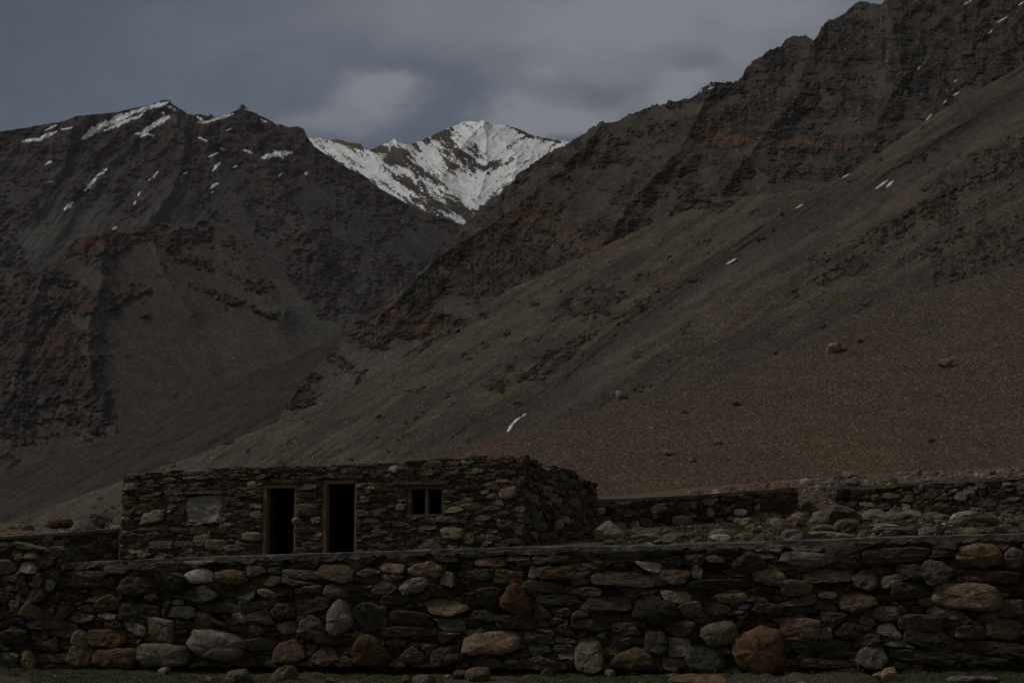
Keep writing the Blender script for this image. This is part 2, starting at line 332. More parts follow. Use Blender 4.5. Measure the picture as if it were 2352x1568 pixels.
def left_color(X, Y, rd, aux):
    m, st, rib = aux
    sc_ = mixc((.078, .070, .062), (.060, .052, .050), sst(-.3, .4, fbm(X / 120., Y / 60., 4, 151)))
    sc_ = mixc(sc_, (.100, .096, .086), np.clip(blob(X, Y, [(70, 545, 130, 50, -12, .9), (20, 600, 60, 20, 0, .6), (690, 690, 50, 18, 45, .3)]), 0, 1))
    fb = sst(.0, .6, fbm(*rot(X, Y, 46)[::-1] if False else (rot(X, Y, 46)[0] / 140., rot(X, Y, 46)[1] / 12.), 4, 161)) * sst(520, 700, X)
    sc_ = mixc(sc_, (.085, .072, .062), fb * .6); sc_ = mixc(sc_, (.045, .040, .044), np.clip(blob(X, Y, [(870, 540, 140, 26, 26, .9), (760, 600, 70, 50, 20, .5), (900, 600, 60, 20, 25, .6)]), 0, 1))
    rkc = mixc((.026, .021, .021), (.070, .052, .044), sst(-.1, .95, st + fbm(X / 40., Y / 30., 4, 171) * .8))
    rkc = mixc(rkc, (.088, .052, .038), sst(.12, .5, fbm(X / 70., Y / 26., 4, 181)) * .6)
    c = mixc(sc_, rkc, m)
    c = mixc(c, (.10, .06, .045), sst(.30, .5, fbm(X / 16., Y / 9., 4, 185)) * .5 * sst(420, 520, Y) * sst(320, 200, X))
    c = c * .98 * (1 + .48 * fbm(X / 8., Y / 4.5, 4, 191, .7)[..., None])
    s = strokes(X, Y, [(a, b, c2, d, w * 1.45) for a, b, c2, d, w in LSN]); nn = fbm(*(rot(X, Y, -28)[0] / 9., rot(X, Y, -28)[1] / 3.), 4, 195, .65)
    return mixc(c, SNOWC * .93, sst(.30, .52, s * .95 + nn * 1.05) * (s > 0))
layer('left_mountain', LR, [(-120, 780), (1200, 780)], lambda x, y: 2500 * np.exp((1.7 * (620 - y) + .25 * (x - 400)) / F), left_relief, left_color,
      terrain_mat('left_mountain_rock', 4.2, .32, .6), 1.9, (3.5, 40), 'dark brown jagged mountain on the left with thin snow patches below its crest', 5)

# lower spur in front of it
PR = [(-120, 672), (0, 645), (35, 640), (90, 622), (112, 606), (150, 582), (162, 562), (175, 548), (200, 544), (232, 534), (262, 530), (285, 536), (310, 522), (340, 514), (400, 516), (440, 512), (490, 505), (545, 530), (600, 575), (650, 620), (690, 680), (735, 735), (790, 742), (850, 730), (930, 740), (1000, 760)]
def spur_mask(X, Y):
    n = fbm(X / 70., Y / 44., 5, 201, .6) + frag(X, Y)
    b = blob(X, Y, [(215, 560, 70, 22, 0, .8), (60, 660, 80, 26, -12, .35), (390, 535, 90, 22, 5, .35), (200, 700, 90, 30, -5, .55), (80, 760, 120, 60, 30, .48), (170, 860, 130, 55, 48, .60), (40, 920, 80, 120, 0, .6), (230, 960, 50, 30, 50, .4), (130, 810, 60, 60, 0, .3),
                    (520, 680, 80, 12, 20, .32), (610, 720, 70, 12, 22, .5), (450, 600, 60, 16, 20, .2), (340, 670, 60, 8, -6, .4), (560, 640, 60, 14, 25, .2),
                    (430, 800, 170, 100, 0, -.6), (640, 790, 160, 60, 0, -.6), (300, 960, 80, 60, 0, -.5), (120, 1050, 150, 50, 0, -.2), (730, 720, 60, 40, 0, -.5), (330, 620, 60, 40, 0, -.1)])
    return sst(.02, .20, n + b - .10)
def spur_relief(X, Y, rd):
    m = spur_mask(X, Y); rk, st = rocky(X, Y, m, -4, 211, 1.05)
    w = fbm(X / 110., Y / 110., 3, 221) * 15
    f = sst(180, 340, X); ua, va = rot(X + w, Y, -60); ub, vb = rot(X + w, Y, 50)
    rib = ridged(ua / 260., va / 75., 4, 231) * (1 - f) + ridged(ub / 320., vb / 90., 4, 241, .45) * f
    bowl = 40 * np.exp(-((X - 480) / 150.) ** 2 - ((Y - 840) / 130.) ** 2)
    sp = 48 * np.exp(-((X - 130 - (Y - 560) * .22) / 85.) ** 2)
    cr = crest(X, Y, [([(235, 530), (235, 640), (200, 760), (215, 900), (265, 990)], 46, 42), ([(440, 508), (555, 610), (655, 720)], 30, 30), ([(100, 615), (60, 760), (20, 930)], 34, 36), ([(340, 520), (380, 640), (440, 720)], 20, 26)])
    return -(rib * (10 + 12 * m) + cr - bowl + rk) + grain(X, Y, 6, .4), (m, st, rib)
def spur_color(X, Y, rd, aux):
    m, st, rib = aux
    ub, vb = rot(X, Y, 52)
    sc_ = mixc((.080, .068, .058), (.064, .056, .050), sst(-.25, .35, fbm(ub / 160., vb / 26., 4, 251)))
    sc_ = mixc(sc_, (.100, .066, .050), np.clip(blob(X, Y, [(380, 570, 110, 40, 15, .55), (330, 605, 50, 14, 10, .4), (80, 1000, 90, 60, 0, .2)]), 0, 1))
    sc_ = mixc(sc_, (.098, .092, .080), np.clip(blob(X, Y, [(450, 790, 130, 60, 0, .35), (720, 740, 90, 30, 20, .9), (640, 780, 80, 22, 0, .5), (300, 980, 90, 40, -20, .5), (690, 690, 14, 60, -48, .8)]), 0, 1))
    sc_ = mixc(sc_, (.078, .052, .052), np.clip(blob(X, Y, [(470, 862, 130, 10, -24, .8), (545, 838, 70, 8, -20, .6)]), 0, 1))
    sc_ = mixc(sc_, (.040, .036, .040), np.clip(blob(X, Y, [(665, 745, 30, 26, 20, .8), (610, 800, 60, 18, 30, .2)]), 0, 1))
    rkc = mixc((.022, .019, .019), (.066, .052, .044), sst(-.1, .95, st + fbm(X / 40., Y / 30., 4, 271) * .8))
    red = np.clip(blob(X, Y, [(220, 555, 80, 20, -3, 1.0), (30, 660, 60, 20, 0, .7), (95, 800, 50, 34, 10, .6), (430, 620, 60, 14, 20, .5), (215, 700, 60, 12, 0, .6), (330, 520, 30, 10, 0, .5), (110, 775, 40, 20, 0, .5)]), 0, 1)
    rkc = mixc(rkc, (.105, .052, .034), red * sst(-.35, .25, fbm(X / 26., Y / 18., 4, 281)))
    c = mixc(sc_, rkc, m)
    c = mixc(c, (.13, .075, .05), sst(.36, .46, fbm(X / 9., Y / 7., 3, 285)) * .7 * blob(X, Y, [(400, 590, 130, 50, 20, 1.)]))
    return c * 1.02 * (1 + .46 * fbm(X / 8., Y / 4.5, 4, 291, .7)[..., None])
layer('rocky_spur', PR, [(-120, 1260), (1000, 1100)], lambda x, y: 1500 * np.exp((1.9 * (800 - y) + .35 * (x - 400)) / F), spur_relief, spur_color,
      terrain_mat('spur_rock', 2.4, .34, .6), 2.1, (6, 34), 'lower spur with reddish crags and a smooth scree bowl below the left mountain', 7)

# debris floor of the side valley
VR = [(-120, 1110), (0, 1082), (100, 1055), (200, 1020), (300, 985), (380, 935), (450, 900), (540, 860), (640, 835), (740, 790), (850, 735), (1000, 740)]
def val_relief(X, Y, rd):
    u, v = rot(X, Y, -28); r = ridged(u / 300., v / 40., 4, 301)
    return -(r * 8 + fbm(X / 60., Y / 26., 4, 305) * 9) + grain(X, Y, 7, .6), r
def val_color(X, Y, rd, r):
    u, v = rot(X, Y, -26)
    c = mixc((.078, .064, .055), (.070, .062, .052), sst(-.2, .4, fbm(u / 150., v / 22., 4, 311)))
    c = mixc(c, (.066, .060, .054), sst(70, 10, rd) * .8)
    c = mixc(c, (.088, .060, .060), np.clip(blob(X, Y, [(480, 900, 200, 22, -26, .7), (620, 840, 120, 16, -20, .6), (300, 1000, 120, 14, -24, .5)]), 0, 1))
    c = mixc(c, (.044, .038, .037), sst(.12, .45, fbm(u / 60., v / 14., 5, 321)) * .55)
    c = mixc(c, (.100, .088, .070), sst(.2, .5, fbm(u / 190., v / 6., 4, 331)) * .55)
    return c * .95 * (1 + .36 * fbm(X / 8., Y / 4., 4, 341, .7)[..., None])
_, val_at = layer('valley_floor', VR, [(-120, 1290), (1000, 1290)], lambda x, y: 1010 * np.exp((3.2 * (900 - y) + 1.0 * (x - 400)) / F), val_relief, val_color,
      terrain_mat('valley_debris', 1.0, .34, .55), 2.2, (3, 40), 'dull reddish debris floor running up the side valley', 9, .15)

# right mountain with its rocky flank
RR = [(640, 960), (700, 870), (760, 812), (778, 790), (800, 768), (838, 742), (852, 728), (865, 712), (886, 690), (915, 672), (938, 652), (960, 630), (985, 604), (1000, 590), (1012, 566), (1040, 540), (1062, 520), (1085, 500), (1105, 490), (1128, 470), (1150, 446), (1160, 430), (1180, 418), (1184, 402), (1206, 392), (1240, 362), (1262, 352),
      (1300, 334), (1340, 308), (1370, 288), (1378, 281), (1392, 283), (1415, 279), (1440, 268), (1478, 252), (1505, 244), (1530, 242), (1536, 232), (1560, 229), (1592, 222), (1606, 212), (1614, 203), (1634, 193), (1660, 190), (1690, 188), (1705, 178), (1713, 160), (1722, 146), (1745, 132), (1768, 118), (1795, 108), (1801, 92), (1810, 84), (1850, 84),
      (1868, 92), (1878, 82), (1886, 66), (1905, 46), (1925, 40), (1945, 28), (1968, 8), (1990, 4), (2025, 10), (2036, -2), (2100, -14), (2200, -45), (2500, -110)]
def right_mask(X, Y):
    n = fbm(X / 90., Y / 46., 6, 401, .6) + frag(X, Y)
    b = blob(X, Y, [(1950, 110, 300, 90, -10, .22), (2200, 120, 170, 150, 0, .30), (1700, 260, 200, 60, 0, .22), (1850, 320, 200, 26, 2, .35), (1330, 360, 140, 40, -10, .28), (1250, 400, 70, 26, 0, .3), (1160, 480, 60, 30, -30, .3), (1400, 520, 60, 30, -30, .45), (1280, 520, 140, 26, 25, .40), (1100, 590, 110, 50, 20, .55), (1210, 600, 90, 30, 25, .5),
                    (960, 720, 80, 30, 15, .55), (1040, 650, 70, 30, 0, .45), (880, 770, 50, 26, 0, .35), (1480, 450, 60, 40, -30, .35), (1700, 380, 160, 40, 0, .15), (1650, 300, 80, 30, 0, .2), (1900, 220, 120, 60, 0, .10), (1790, 100, 80, 40, -20, .3), (1000, 590, 30, 30, 0, .3),
                    (1320, 440, 110, 34, 20, -.40), (1600, 250, 120, 16, -12, -.30), (1450, 300, 100, 26, -20, -.22), (1900, 160, 16, 120, 8, -.30), (1730, 340, 14, 110, -6, -.25), (1020, 820, 110, 40, -30, -.4), (900, 830, 80, 40, 0, -.4), (1560, 430, 90, 24, -20, -.2), (2030, 160, 10, 100, 10, -.3), (1500, 200, 20, 50, 0, -.1)])
    return sst(-.02, .17, n + b)
def right_relief(X, Y, rd):
    m = right_mask(X, Y); dipd = 2; rk, st = rocky(X, Y, m, 3, 411, 1.15, 44., 8.)
    low = sst(430, 540, Y) * sst(1500, 1350, X); rk2, st2 = rocky(X, Y, m, 27, 415, 1.1, 44., 9.)
    rk = rk * (1 - low) + rk2 * low; st = st * (1 - low) + st2 * low
    w = fbm(X / 120., Y / 120., 3, 421) * 18; ua, va = rot(X + w, Y, -50)
    rib = ridged(ua / 380., va / 130., 4, 431, .42)
    ribs = 40 * np.exp(-((X - 1640 - (Y - 330) * -.55) / 60.) ** 2) + 36 * np.exp(-((X - 1300 - (Y - 400) * -.9) / 55.) ** 2) * sst(300, 420, Y)
    cr = crest(X, Y, [([(1640, 195), (1570, 330), (1460, 450), (1385, 560)], 46, 40), ([(1870, 80), (1830, 220), (1740, 330), (1660, 430)], 40, 44), ([(1390, 285), (1290, 390), (1180, 480), (1010, 590), (870, 730)], 34, 34), ([(1184, 402), (1290, 470), (1392, 560)], 30, 24), ([(2035, 0), (2070, 160), (2010, 300)], 36, 46), ([(1040, 560), (1110, 620), (1180, 670)], 22, 22), ([(930, 660), (1000, 720), (1080, 730)], 20, 20), ([(2250, -20), (2230, 120)], 26, 34)])
    return -(rib * 20 + cr + rk) + grain(X, Y, 8, .5), (m, st, rib)
def right_color(X, Y, rd, aux):
    m, st, rib = aux
    u, v = rot(X, Y, -75)
    sc_ = mixc((.082, .073, .058), (.066, .058, .050), sst(-.25, .35, fbm(u / 120., v / 30., 4, 451)))
    sc_ = mixc(sc_, (.125, .114, .098), np.clip(blob(X, Y, [(900, 840, 170, 40, -30, .8), (1000, 700, 60, 30, 20, .4), (800, 830, 80, 40, -40, .5)]), 0, 1))
    sc_ = mixc(sc_, (.100, .080, .058), np.clip(blob(X, Y, [(1600, 250, 160, 14, -12, .5), (1900, 170, 14, 140, 8, .5), (1735, 350, 16, 90, -5, .5), (2030, 160, 12, 100, 8, .6)]), 0, 1))
    rkc = mixc((.022, .020, .021), (.072, .060, .047), sst(-.1, .95, st + fbm(X / 40., Y / 30., 4, 461) * .8))
    ob = blob(X, Y, [(1660, 318, 45, 14, 5, 1.0), (1780, 326, 120, 9, 2, .75), (1930, 330, 80, 9, 2, .8), (1830, 90, 40, 10, 0, .7), (1205, 492, 50, 16, 22, .9), (1330, 560, 46, 16, 22, .9), (1110, 540, 30, 18, 20, .7), (1010, 620, 24, 12, 0, .7), (940, 728, 60, 15, 18, .85), (870, 760, 30, 14, 0, .9), (815, 782, 50, 12, -10, .8),
                     (985, 748, 26, 16, 15, .9), (1260, 350, 60, 8, -10, .5), (1150, 610, 60, 16, 20, .3), (1500, 480, 40, 20, 0, .3), (1560, 330, 100, 20, 0, .25), (1280, 520, 60, 12, 25, .6), (1235, 470, 70, 10, 20, .3)])
    rkc = mixc(rkc, (.150, .080, .042), np.clip(ob, 0, 1) * sst(-.4, .2, fbm(X / 24., Y / 12., 4, 471)))
    rkc = mixc(rkc, (.090, .060, .040), sst(.1, .5, fbm(X / 90., Y / 24., 4, 475)) * .5)
    c = mixc(sc_, rkc, m); c = mixc(c, (.12, .072, .045), np.clip(ob, 0, 1) * .35)
    c = c * .92 * (1 + .48 * fbm(X / 8., Y / 4.5, 4, 491, .7)[..., None])
    s = strokes(X, Y, [(a, b, c2, d, w * .8) for a, b, c2, d, w in [(1645, 187, 1668, 190, 3), (1625, 193, 1632, 197, 2.5), (1795, 100, 1802, 93, 3), (1720, 150, 1726, 143, 2.5), (1625, 205, 1640, 200, 2), (2108, 160, 2114, 153, 3), (2190, 219, 2203, 213, 3), (2290, 52, 2312, 40, 3), (2270, 78, 2279, 70, 2.5), (2214, 10, 2230, 2, 2.5), (2340, 12, 2352, 4, 2.5), (2168, 236, 2174, 230, 2.5), (2128, 275, 2140, 263, 2.5), (2190, 190, 2198, 184, 2), (1585, 165, 1590, 160, 2), (1609, 213, 1612, 206, 2.5), (1757, 231, 1762, 227, 2)]])
    return mixc(c, SNOWC * .9, sst(.15, .6, s + .5 * fbm(X / 6., Y / 3., 3, 499)) * .9)
layer('right_mountain', RR, [(640, 1000), (1400, 700), (2500, 520)], lambda x, y: 1000 * np.exp((1.9 * (700 - y) - .55 * (x - 1400)) / F), right_relief, right_color,
      terrain_mat('right_mountain_rock', 1.6, .34, .65), 2.0, (9, 26), 'tall stratified rocky mountain filling the right side up to the top edge', 11)

# long scree slope in front of the right mountain
CR = [(-160, 1250), (0, 1205), (150, 1150), (300, 1097), (450, 1045), (600, 985), (746, 920), (849, 865), (917, 824), (986, 776), (1088, 722), (1163, 667), (1262, 624), (1365, 578), (1440, 540), (1500, 515), (1600, 474), (1700, 452), (1850, 436), (1900, 420), (1950, 400), (2050, 332), (2150, 262), (2250, 205), (2350, 150), (2500, 70)]
GL = [(900, 1075), (960, 1050), (1060, 1020), (1180, 972), (1300, 890), (1400, 800), (1500, 730), (1680, 602), (1850, 520), (2050, 418), (2200, 330), (2500, 120)]
FRE = [(900, 1072), (960, 1043), (1165, 992), (1430, 920), (1700, 848), (1860, 780), (1960, 722), (2200, 648), (2500, 560)]
def gdist(X, Y): return (Y - ip(X, GL)) * .86          # across the gully; positive on the lower rib
def scree_mask(X, Y):
    n = fbm(*(rot(X, Y, -22)[0] / 60., rot(X, Y, -22)[1] / 30.), 6, 501, .62) + .8 * frag(X, Y)
    b = blob(X, Y, [(1370, 700, 75, 34, -5, .70), (1270, 820, 110, 26, -28, .62), (1120, 895, 70, 13, -14, .45), (1480, 640, 40, 22, 0, .4), (2240, 400, 120, 50, -22, .42), (2290, 560, 110, 60, -10, .75), (2130, 480, 90, 40, -20, .45), (2010, 560, 110, 34, -28, .36), (1900, 640, 90, 26, -28, .25), (2170, 650, 70, 30, -20, .35),
                    (1640, 470, 50, 14, -5, .5), (1600, 560, 60, 16, -10, .2), (750, 890, 70, 18, -20, .35), (650, 950, 60, 10, -20, .4), (520, 1015, 40, 8, -15, .4), (980, 790, 90, 8, -32, .55), (1060, 745, 60, 10, -32, .4), (1440, 900, 50, 10, -12, .5), (1780, 500, 60, 12, -20, .2), (2330, 350, 60, 50, 0, .3), (1250, 850, 60, 20, -28, .3),
                    (1500, 850, 200, 60, -35, -.1), (1100, 950, 140, 20, -30, -.4), (1850, 470, 200, 20, -25, -.25), (2250, 250, 120, 40, -35, -.5)])
    return sst(.26, .42, n + b)
def scree_relief(X, Y, rd):
    m = scree_mask(X, Y); rk, st = rocky(X, Y, m, -12, 511, .9, 30., 6.)
    g = gdist(X, Y); gully = -26 * np.exp(-(g / 34.) ** 2) + 12 * np.exp(-((g - 70) / 45.) ** 2)
    u, v = rot(X, Y, -33); rib = ridged(u / 420., v / 60., 4, 521, .45)
    u2, v2 = rot(X + 12 * fbm(X / 90., Y / 90., 3, 525), Y, -36); rib2 = ridged(u2 / 260., v2 / 20., 4, 527, .55)
    return -(rib * 13 + rib2 * 2.2 + gully * 1.5 + rk) + grain(X, Y, 9, .45), (m, st, g)
def scree_color(X, Y, rd, aux):
    m, st, g = aux
    u, v = rot(X, Y, -31); w = fbm(X / 80., Y / 80., 3, 531) * 12
    a = fbm(u / 240., (v + w) / 26., 5, 541, .55)
    c = mixc((.088, .073, .054), (.054, .047, .040), sst(-.22, .25, a))
    c = mixc(c, (.094, .066, .040), sst(.10, .42, fbm(u / 170., (v + w) / 17., 5, 551)) * .55)
    c = mixc(c, (.054, .050, .046), sst(40, 6, np.abs(g + 6)) * sst(800, 1200, X) * .75)
    c = mixc(c, (.108, .090, .062), np.exp(-((rd - 5) / 6.) ** 2) * .35)
    c = mixc(c, (.090, .082, .066), np.clip(blob(X, Y, [(300, 1130, 260, 30, -20, .7), (560, 1030, 160, 26, -24, .35)]), 0, 1))
    c = mixc(c, (.096, .064, .038), np.clip(blob(X, Y, [(1560, 640, 140, 22, -32, .35), (1700, 740, 170, 18, -30, .7), (1900, 620, 100, 16, -30, .4), (640, 940, 70, 26, -25, .4), (1190, 860, 60, 20, -30, .4)]), 0, 1) * sst(-.3, .2, fbm(X / 20., Y / 14., 3, 555)))
    dots = sst(.28, .42, perlin(X / 6.5, Y / 5., 561) + .25 * a) * sst(30, 80, g) * .75       # low dark shrubs on the lower rib
    c = mixc(c, (.034, .033, .024), dots * sst(1300, 1450, X))
    fe = ip(X, FRE) - Y; c = mixc(c, (.046, .043, .036), sst(110, 0, fe) * .55 * sst(950, 1150, X))
    rkc = mixc((.018, .017, .015), (.070, .058, .042), sst(-.1, .95, st + fbm(X / 20., Y / 14., 4, 571)))
    c = mixc(c, rkc, m)
    c = c * 1.14 * (1 + .38 * fbm(X / 7., Y / 4.5, 4, 591, .7)[..., None])
    s = strokes(X, Y, [(2043, 334, 2091, 300, 2.6), (1936, 408, 1955, 396, 2.6), (2012, 433, 2037, 415, 3.4), (2037, 429, 2051, 416, 4), (1828, 478, 1845, 469, 2.4), (1669, 606, 1690, 594, 3.2), (1166, 990, 1178, 972, 4.6), (1178, 972, 1192, 959, 4.2), (1192, 959, 1208, 950, 2.8), (2020, 348, 2030, 341, 2.2)])
    return mixc(c, SNOWC * .8, sst(.12, .55, s + .4 * fbm(X / 7., Y / 4., 3, 599)) * .92)
_, scree_at = layer('scree_slope', CR, [(-160, 1290), (900, 1260), (1500, 1150), (2500, 900)], lambda x, y: 330 * np.exp((2.1 * (1045 - y) - .75 * (x - 1000)) / F), scree_relief, scree_color,
      terrain_mat('scree_gravel', .50, .36, .6), 2.0, (3, 50), 'long olive grey scree slope streaked down from the right with dark outcrops', 13, .3)

# reddish gravel fan behind the walls
FR = [(820, 1110), (900, 1072), (960, 1043), (1050, 1024), (1165, 992), (1300, 962), (1430, 920), (1560, 890), (1700, 848), (1800, 808), (1860, 780), (1960, 722), (2050, 690), (2200, 648), (2352, 604), (2500, 560)]
def fan_relief(X, Y, rd):
    return -(fbm(X / 200., Y / 90., 4, 601) * 10 + fbm(X / 22., Y / 9., 4, 605) * 2.6) + grain(X, Y, 10, .9), None
def fan_color(X, Y, rd, aux):
    c = mixc((.116, .080, .054), (.104, .073, .053), sst(-.3, .3, fbm(X / 260., Y / 80., 4, 611)))
    c = mixc(c, (.090, .078, .064), sst(.0, .5, fbm(*(rot(X, Y, -22)[0] / 300., rot(X, Y, -22)[1] / 40.), 4, 615)) * .55 + sst(180, 0, rd) * .25 + .3 * sst(1700, 2300, X) * sst(1000, 700, Y))
    d = hashn(np.floor(X / 3.), np.floor(Y / 2.2), 621)
    c = c * (1 + .30 * fbm(X / 4., Y / 2.4, 3, 631)[..., None])
    c = c * (1 + .20 * fbm(X / 120., Y / 22., 5, 641)[..., None]); c = mixc(c, (.17, .13, .10), (d > .965) * .55); c = mixc(c, (.035, .03, .03), (d < .05) * .6)
    return c
_, fan_at = layer('gravel_fan', FR, [(820, 1260), (1400, 1215), (2500, 1180)], lambda x, y: 58 * np.exp((2.4 * (1150 - y) - .5 * (x - 1700)) / F), fan_relief, fan_color,
      terrain_mat('red_gravel', .07, .85, 1.2), 2.0, (1.6, 40), 'smooth fan of reddish brown gravel sloping down to the right hand walls', 15, .2)
# ------------------------------------------------------------ stonework
K = 2352.0 / 4096.0                      # photo pixel -> grid
PAL0 = {  # stone colours (linear albedo)
 'pale': (.29, .275, .24), 'white': (.46, .46, .44), 'olive': (.19, .18, .14), 'tan': (.25, .20, .145), 'gold': (.20, .142, .080), 'orange': (.155, .096, .055), 'rust': (.122, .082, .053),
 'brown': (.118, .088, .064), 'dkbrown': (.080, .062, .048), 'grey': (.112, .104, .092), 'ltgrey': (.205, .195, .175), 'dark': (.058, .053, .046), 'blue': (.062, .060, .058), 'black': (.032, .028, .024),
 'red': (.100, .070, .062), 'pink': (.24, .20, .18), 'dkolive': (.076, .072, .054)}
PAL = {k: tuple(x * f for x, f in zip(v, (1.38, 1.32, 1.20) if max(v) < .14 else (1.12, 1.08, 1.0))) for k, v in PAL0.items()}
def poly_clip(P, q, n):                  # keep the side where (p-q).n <= 0
    out = []; m = len(P)
    if m == 0: return out
    d = [(p[0] - q[0]) * n[0] + (p[1] - q[1]) * n[1] for p in P]
    for i in range(m):
        j = (i + 1) % m
        if d[i] <= 0: out.append(P[i])
        if (d[i] < 0 < d[j]) or (d[j] < 0 < d[i]):
            t = d[i] / (d[i] - d[j]); out.append((P[i][0] + t * (P[j][0] - P[i][0]), P[i][1] + t * (P[j][1] - P[i][1])))
    return out
def area(P): return .5 * abs(sum(P[i][0] * P[(i + 1) % len(P)][1] - P[(i + 1) % len(P)][0] * P[i][1] for i in range(len(P))))
def chaikin(P, k, it=1):
    for _ in range(it):
        o = []
        for i in range(len(P)):
            a, b = P[i], P[(i + 1) % len(P)]
            o += [(a[0] + (b[0] - a[0]) * k, a[1] + (b[1] - a[1]) * k), (b[0] - (b[0] - a[0]) * k, b[1] - (b[1] - a[1]) * k)]
        P = o
    return P
def shape_poly(cu, cv, w, h, shp, rotd, rnd):
    if shp != 'o' or w < .30 or rnd.random() < .75:
        k = rnd.choice((6, 7, 7, 8)); a0 = rnd.uniform(0, 6.28); n = {'s': 4.0, 'b': 6.0}.get(shp, 2.8); P = []
        for i in range(k):
            a = a0 + 2 * math.pi * (i + rnd.uniform(-.28, .28)) / k
            if shp in 'bs' : a = (a % 6.283); q = round((a - math.pi / 4) / (math.pi / 2)) * (math.pi / 2) + math.pi / 4; a = a + (q - a) * .45
            c, s = math.cos(a), math.sin(a); r = (abs(c) ** n + abs(s) ** n) ** (-1 / n) * rnd.uniform(.90, 1.05); x, y = r * c * .56, r * s * .56
            if shp == 't': x *= (1 - .60 * max(y + .5, 0) ** 1.2) * 1.12
            if shp == 'd': x *= (1 - .55 * max(.5 - y, 0)) * 1.10
            P.append((x * w, y * h))
        P.sort(key=lambda p: math.atan2(p[1] / h, p[0] / w)); P = chaikin(P, .16, 1); Q = []
        for i in range(len(P)):
            p, q = P[i], P[(i + 1) % len(P)]; m = max(1, int(round(math.hypot((q[0] - p[0]) / w, (q[1] - p[1]) / h) / .14)))
            for j in range(m): Q.append((p[0] + (q[0] - p[0]) * j / m, p[1] + (q[1] - p[1]) * j / m))
        c, s = math.cos(R(rotd)), math.sin(R(rotd)); return [(cu + x * c - y * s, cv + x * s + y * c) for x, y in Q]
    n = {'o': 2.3, 's': 3.2, 'b': 4.5, 't': 2.6, 'd': 2.6}.get(shp, 2.6); P = []
    ph = [rnd.uniform(0, 6.28) for _ in range(3)]; am = {'o': .03}.get(shp, .065)
    for i in range(28):
        a = 2 * math.pi * i / 28; c, s = math.cos(a), math.sin(a)
        r = (abs(c) ** n + abs(s) ** n) ** (-1 / n) * (1 + am * (math.sin(3 * a + ph[0]) + .7 * math.sin(5 * a + ph[1]) + .6 * math.sin(2 * a + ph[2])))
        x, y = r * c * .5, r * s * .5
        if shp == 't': x *= 1 - .62 * max(y + .5, 0) ** 1.3 * .95; x *= 1.08
        if shp == 'd': x *= 1 - .55 * (.5 - y); x *= 1.08
        P.append((x * w, y * h))
    c, s = math.cos(R(rotd)), math.sin(R(rotd))
    return [(cu + x * c - y * s, cv + x * s + y * c) for x, y in P]
def stone_geo(P, rnd, bulge, depth, proud, tilt=.10, flat=None):
    """one stone: closed outline P in wall coordinates (u, v) -> verts (u, v, w) and faces; w points out of the wall"""
    n = len(P); cu = sum(p[0] for p in P) / n; cv = sum(p[1] for p in P) / n
    hu = max(abs(p[0] - cu) for p in P); hv = max(abs(p[1] - cv) for p in P); md = min(hu, hv)
    b = min(bulge, md * .75); tx, tz = rnd.gauss(0, tilt), rnd.gauss(0, tilt * 1.6)
    ou, ov = rnd.uniform(-.3, .3) * hu, rnd.uniform(-.3, .35) * hv
    V = []; 
    fl = rnd.uniform(.45, 1.0) if flat is None else flat            # 1: slabby with crisp edges, 0: pebble like
    for sc_, w in ((.86, -depth), (.985, -b * .5), (1.0, b * (.10 + .45 * fl)), (.93 + .02 * fl, b * (.62 + .27 * fl)), (.72, b * (.92 + .06 * fl)), (.38, b * 1.02)):
        k = (1 - sc_)
        for p in P:
            u = p[0] + (cu + ou * k - p[0]) * k; v = p[1] + (cv + ov * k - p[1]) * k
            ww = w + proud + (0 if w < -depth * .9 else (tx * (u - cu) + tz * (v - cv)))
            V.append((u, v, ww))
    V.append((cu + ou * .3, cv + ov * .3, b * 1.06 + proud)); Fc = []
    for r in range(5):
        for i in range(n):
            j = (i + 1) % n; Fc.append((r * n + i, r * n + j, (r + 1) * n + j, (r + 1) * n + i))
    T = [(5 * n + i, 5 * n + (i + 1) % n, 6 * n) for i in range(n)]
    return V, Fc, T
class Wall:
    def __init__(s, A, B):               # A, B: (x, y) on the ground; the visible face looks to the right-hand side of A->B turned towards the viewer
        s.A = np.array(A, float); d = np.array(B, float) - s.A; s.L = float(np.hypot(*d)); s.d = d / s.L; s.n = np.array((s.d[1], -s.d[0]))
    def uv(s, xg, yg):                   # photo grid position -> (u, v) on the wall's face plane
        a, b = ray(xg, yg); den = s.n[0] * a + s.n[1]; t = (s.n @ s.A) / den
        p = np.array((a * t, t)); return float((p - s.A) @ s.d), CAMZ + b * t
    def w3(s, V):
        V = np.asarray(V, float); o = np.zeros((len(V), 3))
        o[:, 0] = s.A[0] + V[:, 0] * s.d[0] + V[:, 2] * s.n[0]; o[:, 1] = s.A[1] + V[:, 0] * s.d[1] + V[:, 2] * s.n[1]; o[:, 2] = V[:, 1]; return o
def noise_disp(V, ids, amp, fr):
    """angular break-up of the stones, in wall coordinates"""
    u, v, w = V[:, 0], V[:, 1], V[:, 2]; k = ids * 7.31
    for j in range(3):
        t = (perlin((u + k) * fr, (v * 1.7 + w) * fr, 700 + j) * 1.0 + perlin((u + k) * fr * 2.6, (v * 2.2 + w * 1.3) * fr * 2.6, 720 + j) * .55)
        V[:, j] += t * amp * ((1, .75, .9)[j])
    return V
